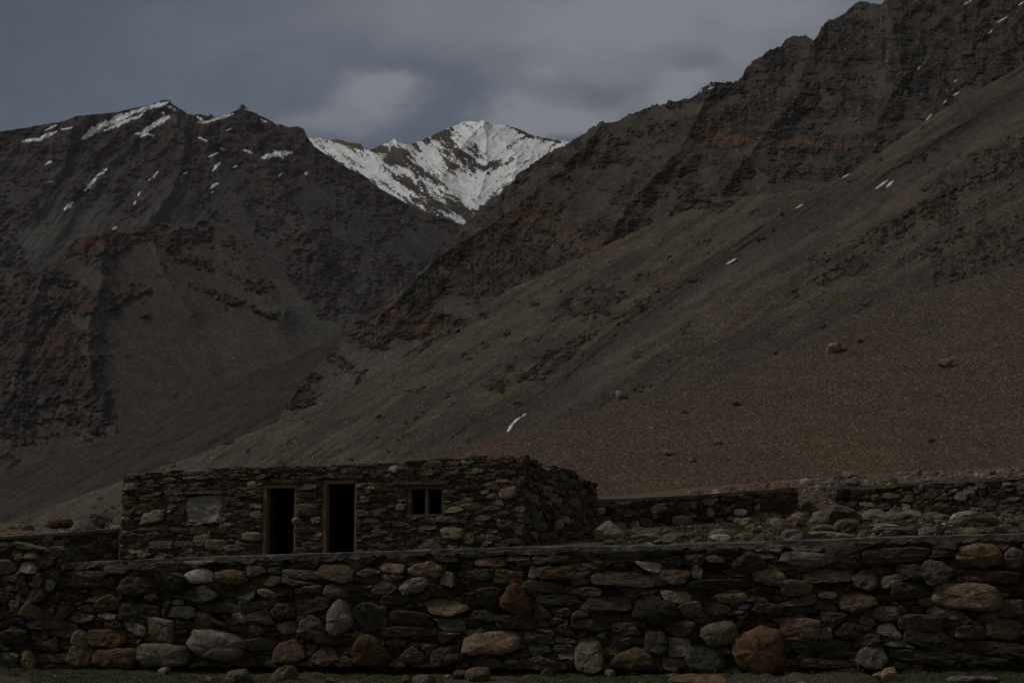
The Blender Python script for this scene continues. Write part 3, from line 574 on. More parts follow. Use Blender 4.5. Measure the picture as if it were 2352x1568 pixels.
def lay_stones(wall, vbot, vtop, size, traced, holes, pal, seed, gap=.006, aniso=.42, bulge=.05, depth=.14, topjit=0.0, nscale=1.0, u0=None, u1=None):
    """pack stones of uneven size into the face; returns (loose stones V,Q,T,C), and the traced ones separately"""
    rnd = random.Random(seed); u0 = 0 if u0 is None else u0; u1 = wall.L if u1 is None else u1
    shapes = []
    for (px, py, w, h, shp, colr, *rest) in traced:
        rr = rest[0] if rest else 0
        cu, cv = wall.uv(px * K, py * K); ul, _ = wall.uv((px - w / 2) * K, py * K); ur, _ = wall.uv((px + w / 2) * K, py * K)
        _, vt = wall.uv(px * K, (py - h / 2) * K); _, vb = wall.uv(px * K, (py + h / 2) * K)
        shapes.append((shape_poly(cu, cv, (ur - ul) * 1.02, (vt - vb) * 1.02, shp, rr, rnd), cu, cv, (ur - ul) / 2, (vt - vb) / 2, colr, shp, (rest[1] if len(rest) > 1 else None)))
    for H in holes: pass
    a = aniso; S = []; cell = {}
    radii = []
    tot = (u1 - u0) * a * (np.mean([vtop(u0) - vbot(u0), vtop(u1) - vbot(u1)]))
    def inside_shape(u, v):
        for (P, cu, cv, hw, hh, *_r) in shapes:
            if ((u - cu) / (hw * .98)) ** 2 + ((v - cv) / (hh * .98)) ** 2 < 1: return True
        for (ha, hb, hc, hd) in holes:
            if ha - .0 < u < hb + .0 and hc < v < hd: return True
        return False
    n_try = int(tot / (size * size) * 42)
    for t in range(n_try):
        f = t / n_try; r = size * (1.55 - 1.1 * f ** .45) * rnd.uniform(.78, 1.22) * .62
        u = rnd.uniform(u0 - .1, u1 + .1); v = rnd.uniform(vbot(u) - .05, vtop(u) + .02)
        if inside_shape(u, v): continue
        U = u * a; gx, gy = int(U / size), int(v / size); ok = True
        for ix in range(gx - 2, gx + 3):
            for iy in range(gy - 2, gy + 3):
                for (U2, v2, r2) in cell.get((ix, iy), ()):
                    if (U - U2) ** 2 + (v - v2) ** 2 < ((r + r2) * .80) ** 2: ok = False; break
                if not ok: break
            if not ok: break
        if ok: cell.setdefault((gx, gy), []).append((U, v, r)); S.append((U, v, r))
    VV, QQ, TT, CC, II = [], [], [], [], []; off = 0; traced_out = []
    def emit(P, colr, bul, pr, tilt, flat=None):
        nonlocal off
        V, Q, T = stone_geo(P, rnd, bul, depth, pr, tilt, flat)
        VV.append(V); QQ.append(np.array(Q) + off); TT.append(np.array(T) + off); II.append(np.full(len(V), len(II) + seed * 13.0)); off += len(V)
        CC.append(np.tile(colr, (len(V), 1)))
    names = list(pal.keys()); wts = [pal[k] for k in names]
    for (U, v, r) in S:
        u = U / a; ext = size * 3
        P = [(U - ext, v - ext), (U + ext, v - ext), (U + ext, v + ext), (U - ext, v + ext)]
        gx, gy = int(U / size), int(v / size)
        for ix in range(gx - 4, gx + 5):
            for iy in range(gy - 4, gy + 5):
                for (U2, v2, r2) in cell.get((ix, iy), ()):
                    dx, dy = U2 - U, v2 - v; dd = dx * dx + dy * dy
                    if dd < 1e-9: continue
                    k = .5 * (dd + r * r - r2 * r2) / dd
                    P = poly_clip(P, (U + dx * k, v + dy * k), (dx, dy))
                    if not P: break
                if not P: break
            if not P: break
        if len(P) < 3: continue
        P = [(p[0] / a, p[1]) for p in P]
        tj = rnd.uniform(-topjit, topjit * .6)
        P = poly_clip(P, (u, vtop(u) + tj), ((vtop(u) - vtop(u + 1)), 1.0))
        P = poly_clip(P, (u, vbot(u)), (0, -1)); P = poly_clip(P, (u0 - rnd.uniform(0, .02), 0), (-1, 0)); P = poly_clip(P, (u1 + rnd.uniform(0, .02), 0), (1, 0))
        for (SP_, cu, cv, hw, hh, *_r) in shapes:
            if abs(u - cu) > hw + .5 or abs(v - cv) > hh + .4: continue
            q = min(SP_, key=lambda p: (p[0] - u) ** 2 + ((p[1] - v) * 1.3) ** 2); n = (q[0] - u, q[1] - v)
            # supporting line of the traced stone closest to this seed
            l = math.hypot(*n) or 1e-6; n = (n[0] / l, n[1] / l)
            qm = min(SP_, key=lambda p: p[0] * n[0] + p[1] * n[1]); P = poly_clip(P, qm, n)
            if not P: break
        for (ha, hb, hc, hd) in holes:
            if not P: break
            if u < ha and hc - .02 < v < hd + .02: P = poly_clip(P, (ha, 0), (1, 0))
            elif u > hb and hc - .02 < v < hd + .02: P = poly_clip(P, (hb, 0), (-1, 0))
            elif v >= hd and ha - .2 < u < hb + .2: P = poly_clip(P, (0, hd), (0, -1))
            elif v <= hc and ha - .2 < u < hb + .2: P = poly_clip(P, (0, hc), (0, 1))
        if len(P) < 3 or area(P) < (size * size / a) * .03: continue
        cu = sum(p[0] for p in P) / len(P); cv = sum(p[1] for p in P) / len(P)
        hu = (max(p[0] for p in P) - min(p[0] for p in P)) / 2; hv = (max(p[1] for p in P) - min(p[1] for p in P)) / 2
        if hv < .010 * nscale or hu < .012: continue
        fu, fv = max(.5, 1 - gap / hu), max(.5, 1 - gap / hv)
        P = [(cu + (p[0] - cu) * fu, cv + (p[1] - cv) * fv) for p in P]
        # subdivide long edges so that the outline can be broken up, then round the corners
        P = chaikin(P, rnd.choice((.10, .14, .20)), 1); Q = []
        mx = max(hu, hv) * .30
        for i in range(len(P)):
            p, q = P[i], P[(i + 1) % len(P)]; Q.append(p)
            k = int(math.hypot(q[0] - p[0], q[1] - p[1]) / mx)
            for j in range(1, k + 1): Q.append((p[0] + (q[0] - p[0]) * j / (k + 1), p[1] + (q[1] - p[1]) * j / (k + 1)))
        c = PAL[rnd.choices(names, wts)[0]]; br = rnd.lognormvariate(0, .20); c = tuple(x * br for x in c)
        emit(Q, c, bulge * rnd.uniform(.5, 1.0), rnd.gauss(0, bulge * .26), .20)
    for (P, cu, cv, hw, hh, colr, shp, lab) in shapes:
        br = rnd.uniform(.88, 1.12); c = tuple(x * br * rnd.uniform(.98, 1.02) for x in PAL[colr])
        if lab:
            V, Q, T = stone_geo(chaikin(P, .25, 1), rnd, min(bulge * 1.9, min(hw, hh) * .7), depth, bulge * .30, .06, .0 if shp == 'o' else .5); V = np.array(V)
            V = noise_disp(V, np.full(len(V), 3.3 + cu), (.004 if colr == 'white' else .020) * nscale, 7.0)
            traced_out.append((lab, V, Q, T, c))
        else:
            emit(P, c, min(bulge * 1.5, min(hw, hh) * .7), rnd.uniform(-bulge * .1, bulge * .3), .13, .15 if shp == 'o' else None)
    V = np.array([p for v in VV for p in v]); ids = np.concatenate(II); V = noise_disp(V, ids, .0135 * nscale, 11.0 / nscale)
    return V, np.concatenate(QQ), np.concatenate(TT), np.concatenate(CC), traced_out
M_STONE = stone_mat('dry_stone', .07); M_STONE_FAR = stone_mat('hut_stone', .09, .8, .5)
M_MUD = plain_mat('dark_packed_earth', (.030, .026, .021), .03, .4); M_MORTAR = plain_mat('mud_mortar', (.105, .088, .062), .05, .35, bmp=.8)
M_CONC = plain_mat('weathered_cement', (.112, .105, .090), .06, .55, (1, 1, 1.5), 1.0)
M_WOOD = plain_mat('old_wood', (.19, .135, .082), .03, .32, (6, 6, .5), .5); M_WOODD = plain_mat('dark_wood', (.120, .080, .046), .03, .3, (6, 6, .5), .5)
M_INSIDE_SHADE = plain_mat('hut_inside_shade', (.034, .029, .024), .08, .4)  # stone coloured nearly black: the shade inside the hut is in the colour
def add_stonework(name, wall, parent, args, mat, chink=.5, cset=.030, **kw):
    V, Q, T, C, tr = lay_stones(wall, *args, **kw)
    if chink:                            # small stones wedged behind the gaps of the big ones
        a2 = list(args); a2[2] = args[2] * chink; a2[3] = []; a2[6] = args[6] + 1; kw2 = dict(kw); kw2['bulge'] = kw['bulge'] * .5; kw2['gap'] = kw['gap'] * .7; kw2['topjit'] = 0
        vt0 = args[1]; a2[1] = lambda u: vt0(u) - .02
        V2, Q2, T2, C2, _ = lay_stones(wall, *a2, **kw2); V2[:, 2] -= cset; n = len(V)
        V = np.concatenate([V, V2]); Q = np.concatenate([Q, Q2 + n]); T = np.concatenate([T, T2 + n]); C = np.concatenate([C, C2])
    o = link(bpy.data.objects.new(name, mesh_np(name, wall.w3(V), Q, T, C, mat, False)), parent)
    for lab, V, Q, T, c in tr:
        me = mesh_np('stone', wall.w3(V), np.array(Q), np.array(T), np.tile(c, (len(V), 1)), mat)
        so = link(bpy.data.objects.new('stone', me), parent); so['label'] = lab
    return o
def prism(name, wall, us, vb, vt, w0, w1, mat, parent, nv=1, noise=0.0, seed=0, nw=1, col=None):
    """solid strip along a wall: bottom vb(u), top vt(u), from w0 (back) to w1 (front), closed, with optional surface noise"""
    us = np.asarray(us, float); n = len(us); ring = []
    for k in range(nv + 1): ring.append((k / nv, w1))
    for k in range(1, nw + 1): ring.append((1.0, w1 + (w0 - w1) * k / nw))
    for k in range(1, nv + 1): ring.append((1 - k / nv, w0))
    for k in range(1, nw): ring.append((0.0, w0 + (w1 - w0) * k / nw))
    m = len(ring); V = []
    for (t, w) in ring:
        b = np.array([vb(u) for u in us]); tt = np.array([vt(u) for u in us]); V.append(np.stack([us, b + (tt - b) * t, np.full(n, w)], -1))
    V = np.stack(V, 1).reshape(-1, 3)
    if noise:
        for j in range(3): V[:, j] += noise * (perlin(V[:, 0] * 4.3 + V[:, 2] * 3, V[:, 1] * 9 + V[:, 2] * 9, seed + j) + .5 * perlin(V[:, 0] * 13 + V[:, 2] * 3, V[:, 1] * 23 + V[:, 2] * 19, seed + j + 5))
    Q = [(i * m + k, (i + 1) * m + k, (i + 1) * m + (k + 1) % m, i * m + (k + 1) % m) for i in range(n - 1) for k in range(m)]
    bm = bmesh.new(); vs = [bm.verts.new(p) for p in wall.w3(V)]
    for q in Q: bm.faces.new([vs[i] for i in q])
    bm.faces.new([vs[k] for k in range(m)][::-1]); bm.faces.new([vs[(n - 1) * m + k] for k in range(m)])
    bmesh.ops.recalc_face_normals(bm, faces=bm.faces)
    me = bpy.data.meshes.new(name); bm.to_mesh(me); bm.free(); me.materials.append(mat)
    return link(bpy.data.objects.new(name, me), parent)
def lin(L, a, b): return lambda u: a + (b - a) * min(max(u / L, -.2), 1.2)

# ---- front wall
LP, RP = pt(130, 1290, 17.5), pt(2400, 1228, 13.5)
RX = tuple(a + (b - a) * 1.42 for a, b in zip(LP, RP)); FW = Wall(LP[:2], RX[:2])
def prof(wall, pts): # photo grid outline -> height profile along the wall
    q = [wall.uv(*p) for p in pts]; xs = [a for a, _ in q]; ys = [b for _, b in q]
    return lambda u: float(np.interp(u, xs, ys))
fw_cap = prof(FW, [(125, 1293), (300, 1286), (420, 1280), (600, 1275), (810, 1268), (1000, 1263), (1200, 1256), (1500, 1253), (1650, 1247), (1850, 1240), (2080, 1232), (2352, 1226), (2420, 1225)])
fw_capb = lambda u: fw_cap(u) - .070
fw_bot = prof(FW, [(125, 1535), (400, 1532), (700, 1530), (1000, 1532), (1300, 1540), (1800, 1545), (2100, 1552), (2420, 1560)])
E = None
TR = [
 (804, 2303, 112, 58, 'o', 'white', 0, 'smooth white oval pebble high in the wall'), (928, 2308, 122, 54, 's', 'gold', 0, 'golden brown stone beside the white oval pebble'), (685, 2324, 136, 68, 'b', 'dark'), (547, 2339, 126, 70, 's', 'dkbrown'), (351, 2299, 150, 33, 's', 'brown'),
 (323, 2330, 262, 36, 's', 'dkolive', 2), (561, 2448, 145, 70, 'b', 'blue'), (440, 2407, 126, 60, 't', 'brown'), (868, 2578, 212, 117, 'o', 'pale', -8, 'large rounded pale grey boulder at the foot of the wall'), (659, 2617, 196, 92, 's', 'olive', 0, 'wide olive grey boulder at the foot of the wall'),
 (650, 2519, 112, 96, 'b', 'olive', 0), (472, 2629, 173, 80, 's', 'rust', 3, 'rust brown block at the foot of the wall'), (334, 2620, 103, 89, 'o', 'brown'), (435, 2547, 140, 66, 's', 'rust'), (547, 2507, 89, 42, 's', 'pale', -22), (327, 2552, 65, 70, 't', 'pale'),
 (182, 2519, 37, 70, 'b', 'ltgrey'), (217, 2456, 112, 56, 'b', 'rust', 8), (1071, 2372, 89, 33, 'o', 'tan', -8), (804, 2374, 178, 72, 't', 'dark'), (734, 2447, 126, 47, 's', 'dark'), (879, 2426, 173, 40, 's', 'dkolive', -5), (823, 2479, 61, 65, 'b', 'brown'), (968, 2470, 65, 40, 'o', 'pale', -20),
 (1348, 2289, 140, 65, 's', 'brown', -8), (1711, 2275, 159, 61, 't', 'tan', 0, 'tan three cornered stone under the coping'), (1963, 2245, 112, 36, 's', 'tan'), (2034, 2306, 112, 56, 's', 'rust'), (1566, 2306, 103, 26, 'o', 'ltgrey'), (1239, 2355, 122, 32, 'o', 'ltgrey', 6, 'smooth pale grey long oval stone'),
 (1470, 2289, 108, 34, 't', 'tan', 8), (1355, 2360, 117, 65, 'o', 'red', 0, 'dull red rounded stone'), (1206, 2296, 145, 34, 's', 'olive', -3), (1543, 2350, 112, 46, 't', 'dkolive'), (1662, 2343, 122, 61, 'o', 'pale', 18, 'white speckled rounded stone'), (1367, 2469, 117, 140, 't', 'pale', 0, 'tall pale pointed boulder in the middle of the wall'),
 (1491, 2467, 131, 115, 'd', 'dkolive'), (1641, 2469, 159, 60, 's', 'dark'), (1248, 2509, 122, 89, 't', 'grey'), (1138, 2444, 98, 63, 'o', 'blue'), (1482, 2603, 154, 126, 't', 'rust', 0, 'rust brown pointed boulder at the foot of the wall'), (2070, 2395, 128, 122, 't', 'orange', -8, 'large orange brown three cornered boulder in mid wall'),
 (1164, 2600, 145, 94, 't', 'brown'), (1309, 2621, 117, 70, 't', 'brown'), (1655, 2619, 103, 68, 't', 'brown'), (1795, 2619, 117, 68, 'b', 'dkbrown', 10), (1973, 2568, 215, 82, 'b', 'tan', 3, 'long tan slab with a squared end low in the wall'), (1935, 2462, 112, 47, 'o', 'dkolive'), (1963, 2388, 103, 90, 'd', 'dark'),
 (1585, 2395, 108, 38, 's', 'dark'), (1369, 2558, 187, 36, 's', 'dark'), (1655, 2523, 234, 36, 's', 'dkbrown'), (1795, 2315, 65, 54, 'b', 'grey', -10), (2229, 2287, 145, 54, 's', 'rust'), (2383, 2266, 65, 42, 's', 'orange', 10), (2136, 2287, 37, 56, 'o', 'ltgrey'), (2164, 2343, 150, 46, 's', 'grey', -3),
 (2327, 2315, 84, 54, 'b', 'blue', 8), (2505, 2317, 262, 50, 's', 'dkolive', -4), (2341, 2367, 145, 40, 's', 'red'), (2706, 2306, 150, 60, 'd', 'brown'), (2435, 2413, 196, 60, 's', 'dkbrown', 2), (2622, 2446, 187, 100, 'o', 'black', -4, 'big nearly black boulder in mid wall'), (2706, 2385, 112, 45, 's', 'pale', -6), (2767, 2437, 103, 66, 'd', 'olive'),
 (2790, 2287, 42, 51, 'b', 'olive'), (2884, 2336, 253, 41, 's', 'dark', 3), (2931, 2390, 122, 34, 's', 'tan', 2), (2725, 2512, 150, 62, 'd', 'brown', 3), (2882, 2530, 145, 96, 'o', 'olive', 14, 'pale olive boulder beside the big rust one'), (3036, 2598, 208, 188, 'o', 'orange', 0, 'largest boulder in the wall, rust orange and rounded'), (2828, 2631, 154, 106, 'o', 'blue'),
 (2720, 2582, 98, 72, 'b', 'ltgrey', 5), (2702, 2652, 126, 62, 'd', 'grey'), (2540, 2633, 200, 92, 't', 'rust', 0, 'broad rust brown boulder at the foot of the wall'), (2360, 2624, 100, 115, 'b', 'olive', 4), (2627, 2568, 94, 94, 'b', 'dark'), (2255, 2448, 75, 36, 'o', 'grey'), (2234, 2399, 159, 40, 's', 'dark'), (2065, 2486, 150, 54, 's', 'dkbrown'),
 (2164, 2551, 122, 40, 's', 'grey', -6), (2365, 2497, 154, 45, 's', 'dark'), (2776, 2240, 80, 50, 'b', 'dkbrown'), (2692, 2245, 84, 42, 't', 'blue'), (2863, 2236, 80, 36, 'o', 'brown', -8), (3005, 2250, 150, 90, 't', 'dkbrown'), (2266, 2236, 154, 30, 's', 'dark'), (2164, 2236, 61, 42, 'o', 'red'),
 (3216, 2233, 182, 60, 's', 'ltgrey', -4, 'long pale grey stone with a rough face near the top'), (3377, 2231, 140, 92, 'b', 'dark'), (3576, 2222, 262, 60, 's', 'dkbrown', 4), (3920, 2222, 180, 100, 'o', 'gold', 0, 'big golden orange boulder under the coping'), (4058, 2233, 94, 86, 'o', 'grey'), (3976, 2306, 200, 54, 's', 'dkbrown'), (3744, 2294, 154, 90, 'd', 'grey', -6),
 (3637, 2287, 103, 58, 's', 'dark'), (3464, 2320, 112, 72, 'o', 'grey', -20), (3567, 2325, 89, 48, 's', 'olive', 14), (3314, 2303, 187, 50, 's', 'brown', 3), (3083, 2310, 140, 54, 'o', 'tan', -6), (3188, 2350, 126, 64, 's', 'olive'), (3866, 2381, 268, 98, 's', 'tan', -3, 'wide mottled tan boulder near the right end'), (3426, 2404, 154, 80, 'o', 'brown'),
 (3655, 2362, 164, 58, 's', 'dark'), (3548, 2453, 112, 60, 'o', 'olive', 4), (3782, 2451, 140, 38, 's', 'ltgrey', -6), (3955, 2453, 65, 35, 'b', 'olive', -8), (4044, 2432, 108, 68, 'b', 'grey'), (3555, 2516, 112, 54, 't', 'pale', -10), (3684, 2490, 182, 68, 's', 'brown', -2), (3202, 2509, 173, 80, 's', 'brown', -2),
 (3305, 2530, 56, 46, 'b', 'pink', 0, 'small squared pinkish white stone'), (3401, 2521, 131, 68, 't', 'dark'), (3887, 2526, 122, 54, 's', 'grey'), (4020, 2516, 145, 82, 's', 'brown', -4), (3272, 2575, 266, 44, 's', 'dkolive', -2), (3468, 2561, 112, 45, 's', 'blue', 10), (3716, 2563, 187, 62, 's', 'dark', -14), (3969, 2591, 290, 58, 's', 'dkbrown', -4),
 (3492, 2617, 136, 94, 't', 'grey', 0), (3698, 2624, 250, 54, 's', 'blue', -4), (3931, 2643, 201, 33, 's', 'dark'), (3305, 2652, 206, 36, 's', 'dkbrown'), (3351, 2617, 122, 34, 's', 'dark')]
WPAL = {'dark': 28, 'blue': 8, 'grey': 16, 'dkbrown': 20, 'brown': 10, 'dkolive': 16, 'rust': 3, 'olive': 8, 'tan': 5, 'ltgrey': 4.5, 'red': 1.5, 'black': 3, 'pale': 1.8}
fw = thing('stone_wall', 'long front dry stone wall of mixed boulders and slabs under a grey cement coping', 'wall', (LP[0], LP[1], 0))
fw.location = (0, 0, 0)
add_stonework('stonework', FW, fw, (fw_bot, lambda u: fw_capb(u) + .035, .095, TR, [], WPAL, 41), M_STONE, bulge=.055, depth=.16, gap=.0042, aniso=.33)
prism('core', FW, np.linspace(.05, FW.L, 80), fw_bot, lambda u: fw_capb(u) - .01, -.52, -.085, M_MUD, fw)
us = np.linspace(0, FW.L, 720)
capn = lambda u: fw_capb(u) + .045 * perlin(u * 3.1, .3, 77) + .030 * perlin(u * 13., .7, 78) + .008
prism('coping', FW, us, lambda u: float(capn(np.array(u))), lambda u: fw_cap(u) + float(.006 * perlin(np.array(u * 2.1), .1, 79)), -.50, .030, M_CONC, fw, 4, .008, 5, 6)

# ---- rough wall end at the left, without a coping
LW = Wall(pt(-260, 1262, 18.2)[:2], pt(138, 1262, 17.44)[:2])
lw_top = prof(LW, [(-260, 1240), (0, 1243), (60, 1240), (95, 1262), (150, 1254), (186, 1262), (190, 1290)]); lw_bot = prof(LW, [(-260, 1545), (186, 1540)])
lw = thing('stone_wall', 'rough stone wall end without a coping, at the lower left edge', 'wall')
add_stonework('stonework', LW, lw, (lw_bot, lambda u: lw_top(u) - .02, .10,
   [(75, 2227, 55, 30, 'o', 'brown'), (132, 2222, 58, 34, 'o', 'tan', -8, 'rounded tan stone topping the wall end'), (125, 2270, 60, 44, 's', 'pale', -8), (185, 2250, 80, 46, 's', 'dkbrown', 4), (85, 2315, 40, 56, 's', 'rust', -35), (155, 2322, 50, 70, 't', 'brown'), (129, 2440, 84, 62, 't', 'tan', 0, 'tan wedge shaped stone low in the wall end'), (140, 2383, 98, 60, 's', 'dark', 12), (117, 2640, 70, 80, 't', 'tan'),
    (100, 2350, 56, 60, 't', 'dark'), (60, 2545, 120, 66, 'o', 'dark'), (40, 2312, 70, 26, 's', 'ltgrey'), (30, 2385, 60, 34, 's', 'brown'), (205, 2495, 150, 40, 's', 'dark'), (70, 2430, 46, 60, 's', 'rust'), (225, 2630, 150, 36, 's', 'dkolive', 4), (60, 2480, 100, 28, 's', 'dark')], [], WPAL, 43), M_STONE, bulge=.06, depth=.16, gap=.005, aniso=.42, topjit=.03)
prism('core', LW, np.linspace(.0, LW.L - .06, 24), lw_bot, lambda u: lw_top(u) - .10, -.40, -.09, M_MUD, lw)

# ---- stone hut
HL, HN = pt(283, 1090, 29.0), pt(1204, 1045, 25.0)
HF = Wall(HL[:2], HN[:2]); dv = np.array((HF.n[0], HF.n[1])); HDEP = 3.2
HS = Wall(HN[:2], (HN[0] - dv[0] * HDEP, HN[1] - dv[1] * HDEP))
hf_top = prof(HF, [(275, 1090), (300, 1088), (400, 1080), (500, 1077), (520, 1072), (700, 1068), (830, 1062), (960, 1058), (1000, 1052), (1130, 1049), (1200, 1044)])
hf_bot = prof(HF, [(275, 1310), (1204, 1300)])
def rect(wall, x0, x1, y0, y1):
    u0, _ = wall.uv(x0, (y0 + y1) / 2); u1, _ = wall.uv(x1, (y0 + y1) / 2); xm = (x0 + x1) / 2
    return [u0, u1, wall.uv(xm, y1)[1], wall.uv(xm, y0)[1]]
D1 = rect(HF, 603, 679, 1112, 1300); D2 = rect(HF, 740, 818, 1102, 1300); W1 = rect(HF, 426, 508, 1136, 1197); W2 = rect(HF, 936, 1018, 1116, 1184)
hut = thing('stone_hut', 'low flat topped stone hut with two empty wooden doorways and two small windows', 'hut')
HPAL = {'dark': 14, 'grey': 18, 'dkbrown': 20, 'brown': 20, 'dkolive': 20, 'rust': 4, 'olive': 7, 'tan': 2, 'ltgrey': 1.2, 'red': 3, 'blue': 4, 'pale': .5, 'orange': .8}
L1 = rect(HF, 422, 524, 1125, 1134); LD1 = rect(HF, 590, 690, 1100, 1110); LD2 = rect(HF, 728, 835, 1089, 1098); LW2 = rect(HF, 918, 1035, 1099, 1113)
HT = [(613, 2068, 98, 46, 's', 'olive', 12, 'pale olive stone left of the covered window'), (1029, 2058, 46, 28, 'o', 'pale'), (1010, 2145, 70, 36, 'b', 'pink', 0, 'pinkish block beside the left doorway'), (1232, 2040, 86, 48, 'b', 'red', 0, 'mottled reddish block between the two doorways'), (1265, 2079, 36, 28, 'b', 'ltgrey'),
      (868, 2178, 75, 40, 's', 'tan'), (648, 2180, 89, 33, 'b', 'brown'), (1580, 1876, 44, 31, 'o', 'pale', 0, 'small pale rounded stone above the window'), (2035, 1972, 66, 48, 'b', 'tan', 6, 'pale tan block near the corner'), (1966, 1983, 37, 21, 'o', 'tan'), (1540, 1946, 70, 33, 'b', 'brown'), (1812, 2131, 84, 46, 'b', 'tan', 0, 'tan lumpy stone low on the right'),
      (1879, 2154, 47, 42, 'b', 'rust'), (2027, 2098, 61, 36, 's', 'brown'), (2000, 1841, 108, 33, 's', 'brown', 4), (2022, 1892, 84, 28, 'b', 'blue'), (1601, 2028, 33, 26, 'b', 'pink'), (1723, 2182, 103, 42, 't', 'dkolive'), (1229, 1946, 88, 22, 'b', 'blue'), (1235, 2119, 92, 20, 's', 'grey'), (1190, 2080, 36, 26, 'o', 'ltgrey'),
      (1019, 1932, 66, 16, 's', 'tan'), (1019, 1948, 54, 16, 's', 'pink'), (795, 2120, 70, 32, 's', 'olive', 6), (519, 1947, 58, 28, 's', 'olive', 4), (586, 1989, 44, 20, 's', 'orange'), (812, 2159, 66, 44, 'b', 'tan'), (940, 2190, 76, 24, 's', 'olive', 4), (670, 1894, 30, 18, 'b', 'orange'), (1810, 1853, 66, 14, 's', 'orange')]
holes = [D1, D2, W1, W2, L1, LD1, LD2, LW2]
add_stonework('front_wall', HF, hut, (hf_bot, hf_top, .064, HT, holes, HPAL, 47), M_STONE_FAR, chink=.55, cset=.02, bulge=.03, depth=.10, gap=.005, aniso=.25, topjit=.05, nscale=1.0)
hs_top = prof(HS, [(1204, 1043), (1225, 1055), (1240, 1068), (1280, 1076), (1310, 1080), (1335, 1092), (1352, 1100), (1360, 1110)]); hs_bot = prof(HS, [(1204, 1300), (1365, 1290)])
add_stonework('side_wall', HS, hut, (hs_bot, hs_top, .105, [(2185, 1965, 44, 44, 'b', 'olive'), (2165, 1914, 24, 32, 'b', 'rust'), (2230, 2010, 34, 38, 't', 'tan'), (2210, 2140, 26, 30, 'o', 'rust')], [], HPAL, 53), M_STONE_FAR, chink=.55, cset=.03, bulge=.06, depth=.12, gap=.008, aniso=.62, topjit=.06)
# body of the walls: mud core with real openings, thick reveals, a back wall and a flat roof
TH = .42
def cut_wall(parent, wall, u0, u1, vb, vt, hl, w0, w1, mat):
    bm = bmesh.new(); cuts = sorted(set([u0, u1] + [x for h in hl for x in h[:2]]))
    def box(ua, ub, va0, va1, vb0, vb1):
        vs = []
        for w in (w0, w1):
            for (u, v) in ((ua, va0), (ub, vb0), (ub, vb1), (ua, va1)): vs.append(bm.verts.new(wall.w3([(u, v, w)])[0]))
        for f in ((0, 1, 2, 3), (7, 6, 5, 4), (0, 4, 5, 1), (3, 2, 6, 7), (0, 3, 7, 4), (1, 5, 6, 2)): bm.faces.new([vs[i] for i in f])
    for a, b in zip(cuts[:-1], cuts[1:]):
        h = [x for x in hl if x[0] <= a + 1e-6 and x[1] >= b - 1e-6]
        if not h: box(a, b, vb(a), vt(a), vb(b), vt(b))
        else:
            h = h[0]
            if h[2] > vb(a) + .05: box(a, b, vb(a), h[2], vb(b), h[2])
            box(a, b, h[3], vt(a), h[3], vt(b))
    bmesh.ops.recalc_face_normals(bm, faces=bm.faces)
    me = bpy.data.meshes.new('core'); bm.to_mesh(me); bm.free(); me.materials.append(mat); return link(bpy.data.objects.new('core', me), parent)
cut_wall(hut, HF, .06, HF.L - .06, hf_bot, lambda u: hf_top(u) - .06, [D1, D2, W1, W2], -.12, -.022, M_MORTAR)
cut_wall(hut, HF, .065, HF.L - .065, hf_bot, lambda u: hf_top(u) - .07, [D1, D2, W1, W2], -TH, -.122, M_INSIDE_SHADE)  # rear layer of the wall, darkened to paint the shade in the reveals
prism('core', HS, [TH, .8, 1.6, 2.4, HDEP], hs_bot, lambda u: hs_top(u) - .06, -TH, -.05, M_MORTAR, hut)
vlo = lambda u: hf_bot(u); vhi = lambda u: 2.19
prism('back_wall', HF, [.0, HF.L * .5, HF.L - .44], vlo, vhi, -HDEP, -HDEP + .4, M_INSIDE_SHADE, hut)
prism('left_wall', HF, [.0, .2, .40], vlo, vhi, -HDEP + .4, -TH, M_INSIDE_SHADE, hut)
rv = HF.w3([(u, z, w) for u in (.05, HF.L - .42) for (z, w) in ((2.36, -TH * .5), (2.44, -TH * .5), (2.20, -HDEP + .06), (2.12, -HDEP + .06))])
link(bpy.data.objects.new('roof', mesh_np('roof', rv, np.array([(0, 1, 2, 3), (7, 6, 5, 4), (0, 4, 5, 1), (1, 5, 6, 2), (2, 6, 7, 3), (3, 7, 4, 0)]), None, None, M_INSIDE_SHADE, False)), hut)
def boxw(name, wall, r, w0, w1, mat, parent, bev=.006, noise=0.0):
    return prism(name, wall, np.linspace(r[0], r[1], 7), lambda u: r[2], lambda u: r[3], w0, w1, mat, parent, 2, noise, int(r[0] * 100), 2)
def frame(rc, name, tw, w0, w1, mull=False, sill=False, mats=(M_WOOD, M_WOODD)):
    fr = bpy.data.objects.new(name, None); link(fr, hut); a, b, c, d = rc
    boxw('jamb', HF, (a, a + tw * 1.15, c, d - tw), w0, w1 + .004, mats[0], fr); boxw('jamb', HF, (b - tw * .7, b, c, d - tw), w0, w1, mats[0], fr)
    boxw('head', HF, (a - .04, b + .05, d - tw, d), w0, w1 + .010, mats[0], fr)
    if mull: boxw('mullion', HF, ((a + b) / 2 - .01, (a + b) / 2 + .055, c + tw * .55, d - tw), w0 + .02, w1, mats[0], fr)
    if sill: boxw('sill', HF, (a - .02, b + .02, c, c + tw * .55), w0, w1 + .014, mats[0], fr)
    return fr
frame(D1, 'door_frame', .07, -.12, -.01); frame(D2, 'door_frame', .07, -.12, -.01); frame(W2, 'window_frame', .055, -.10, -.01, True, True, (M_WOODD, M_WOODD))
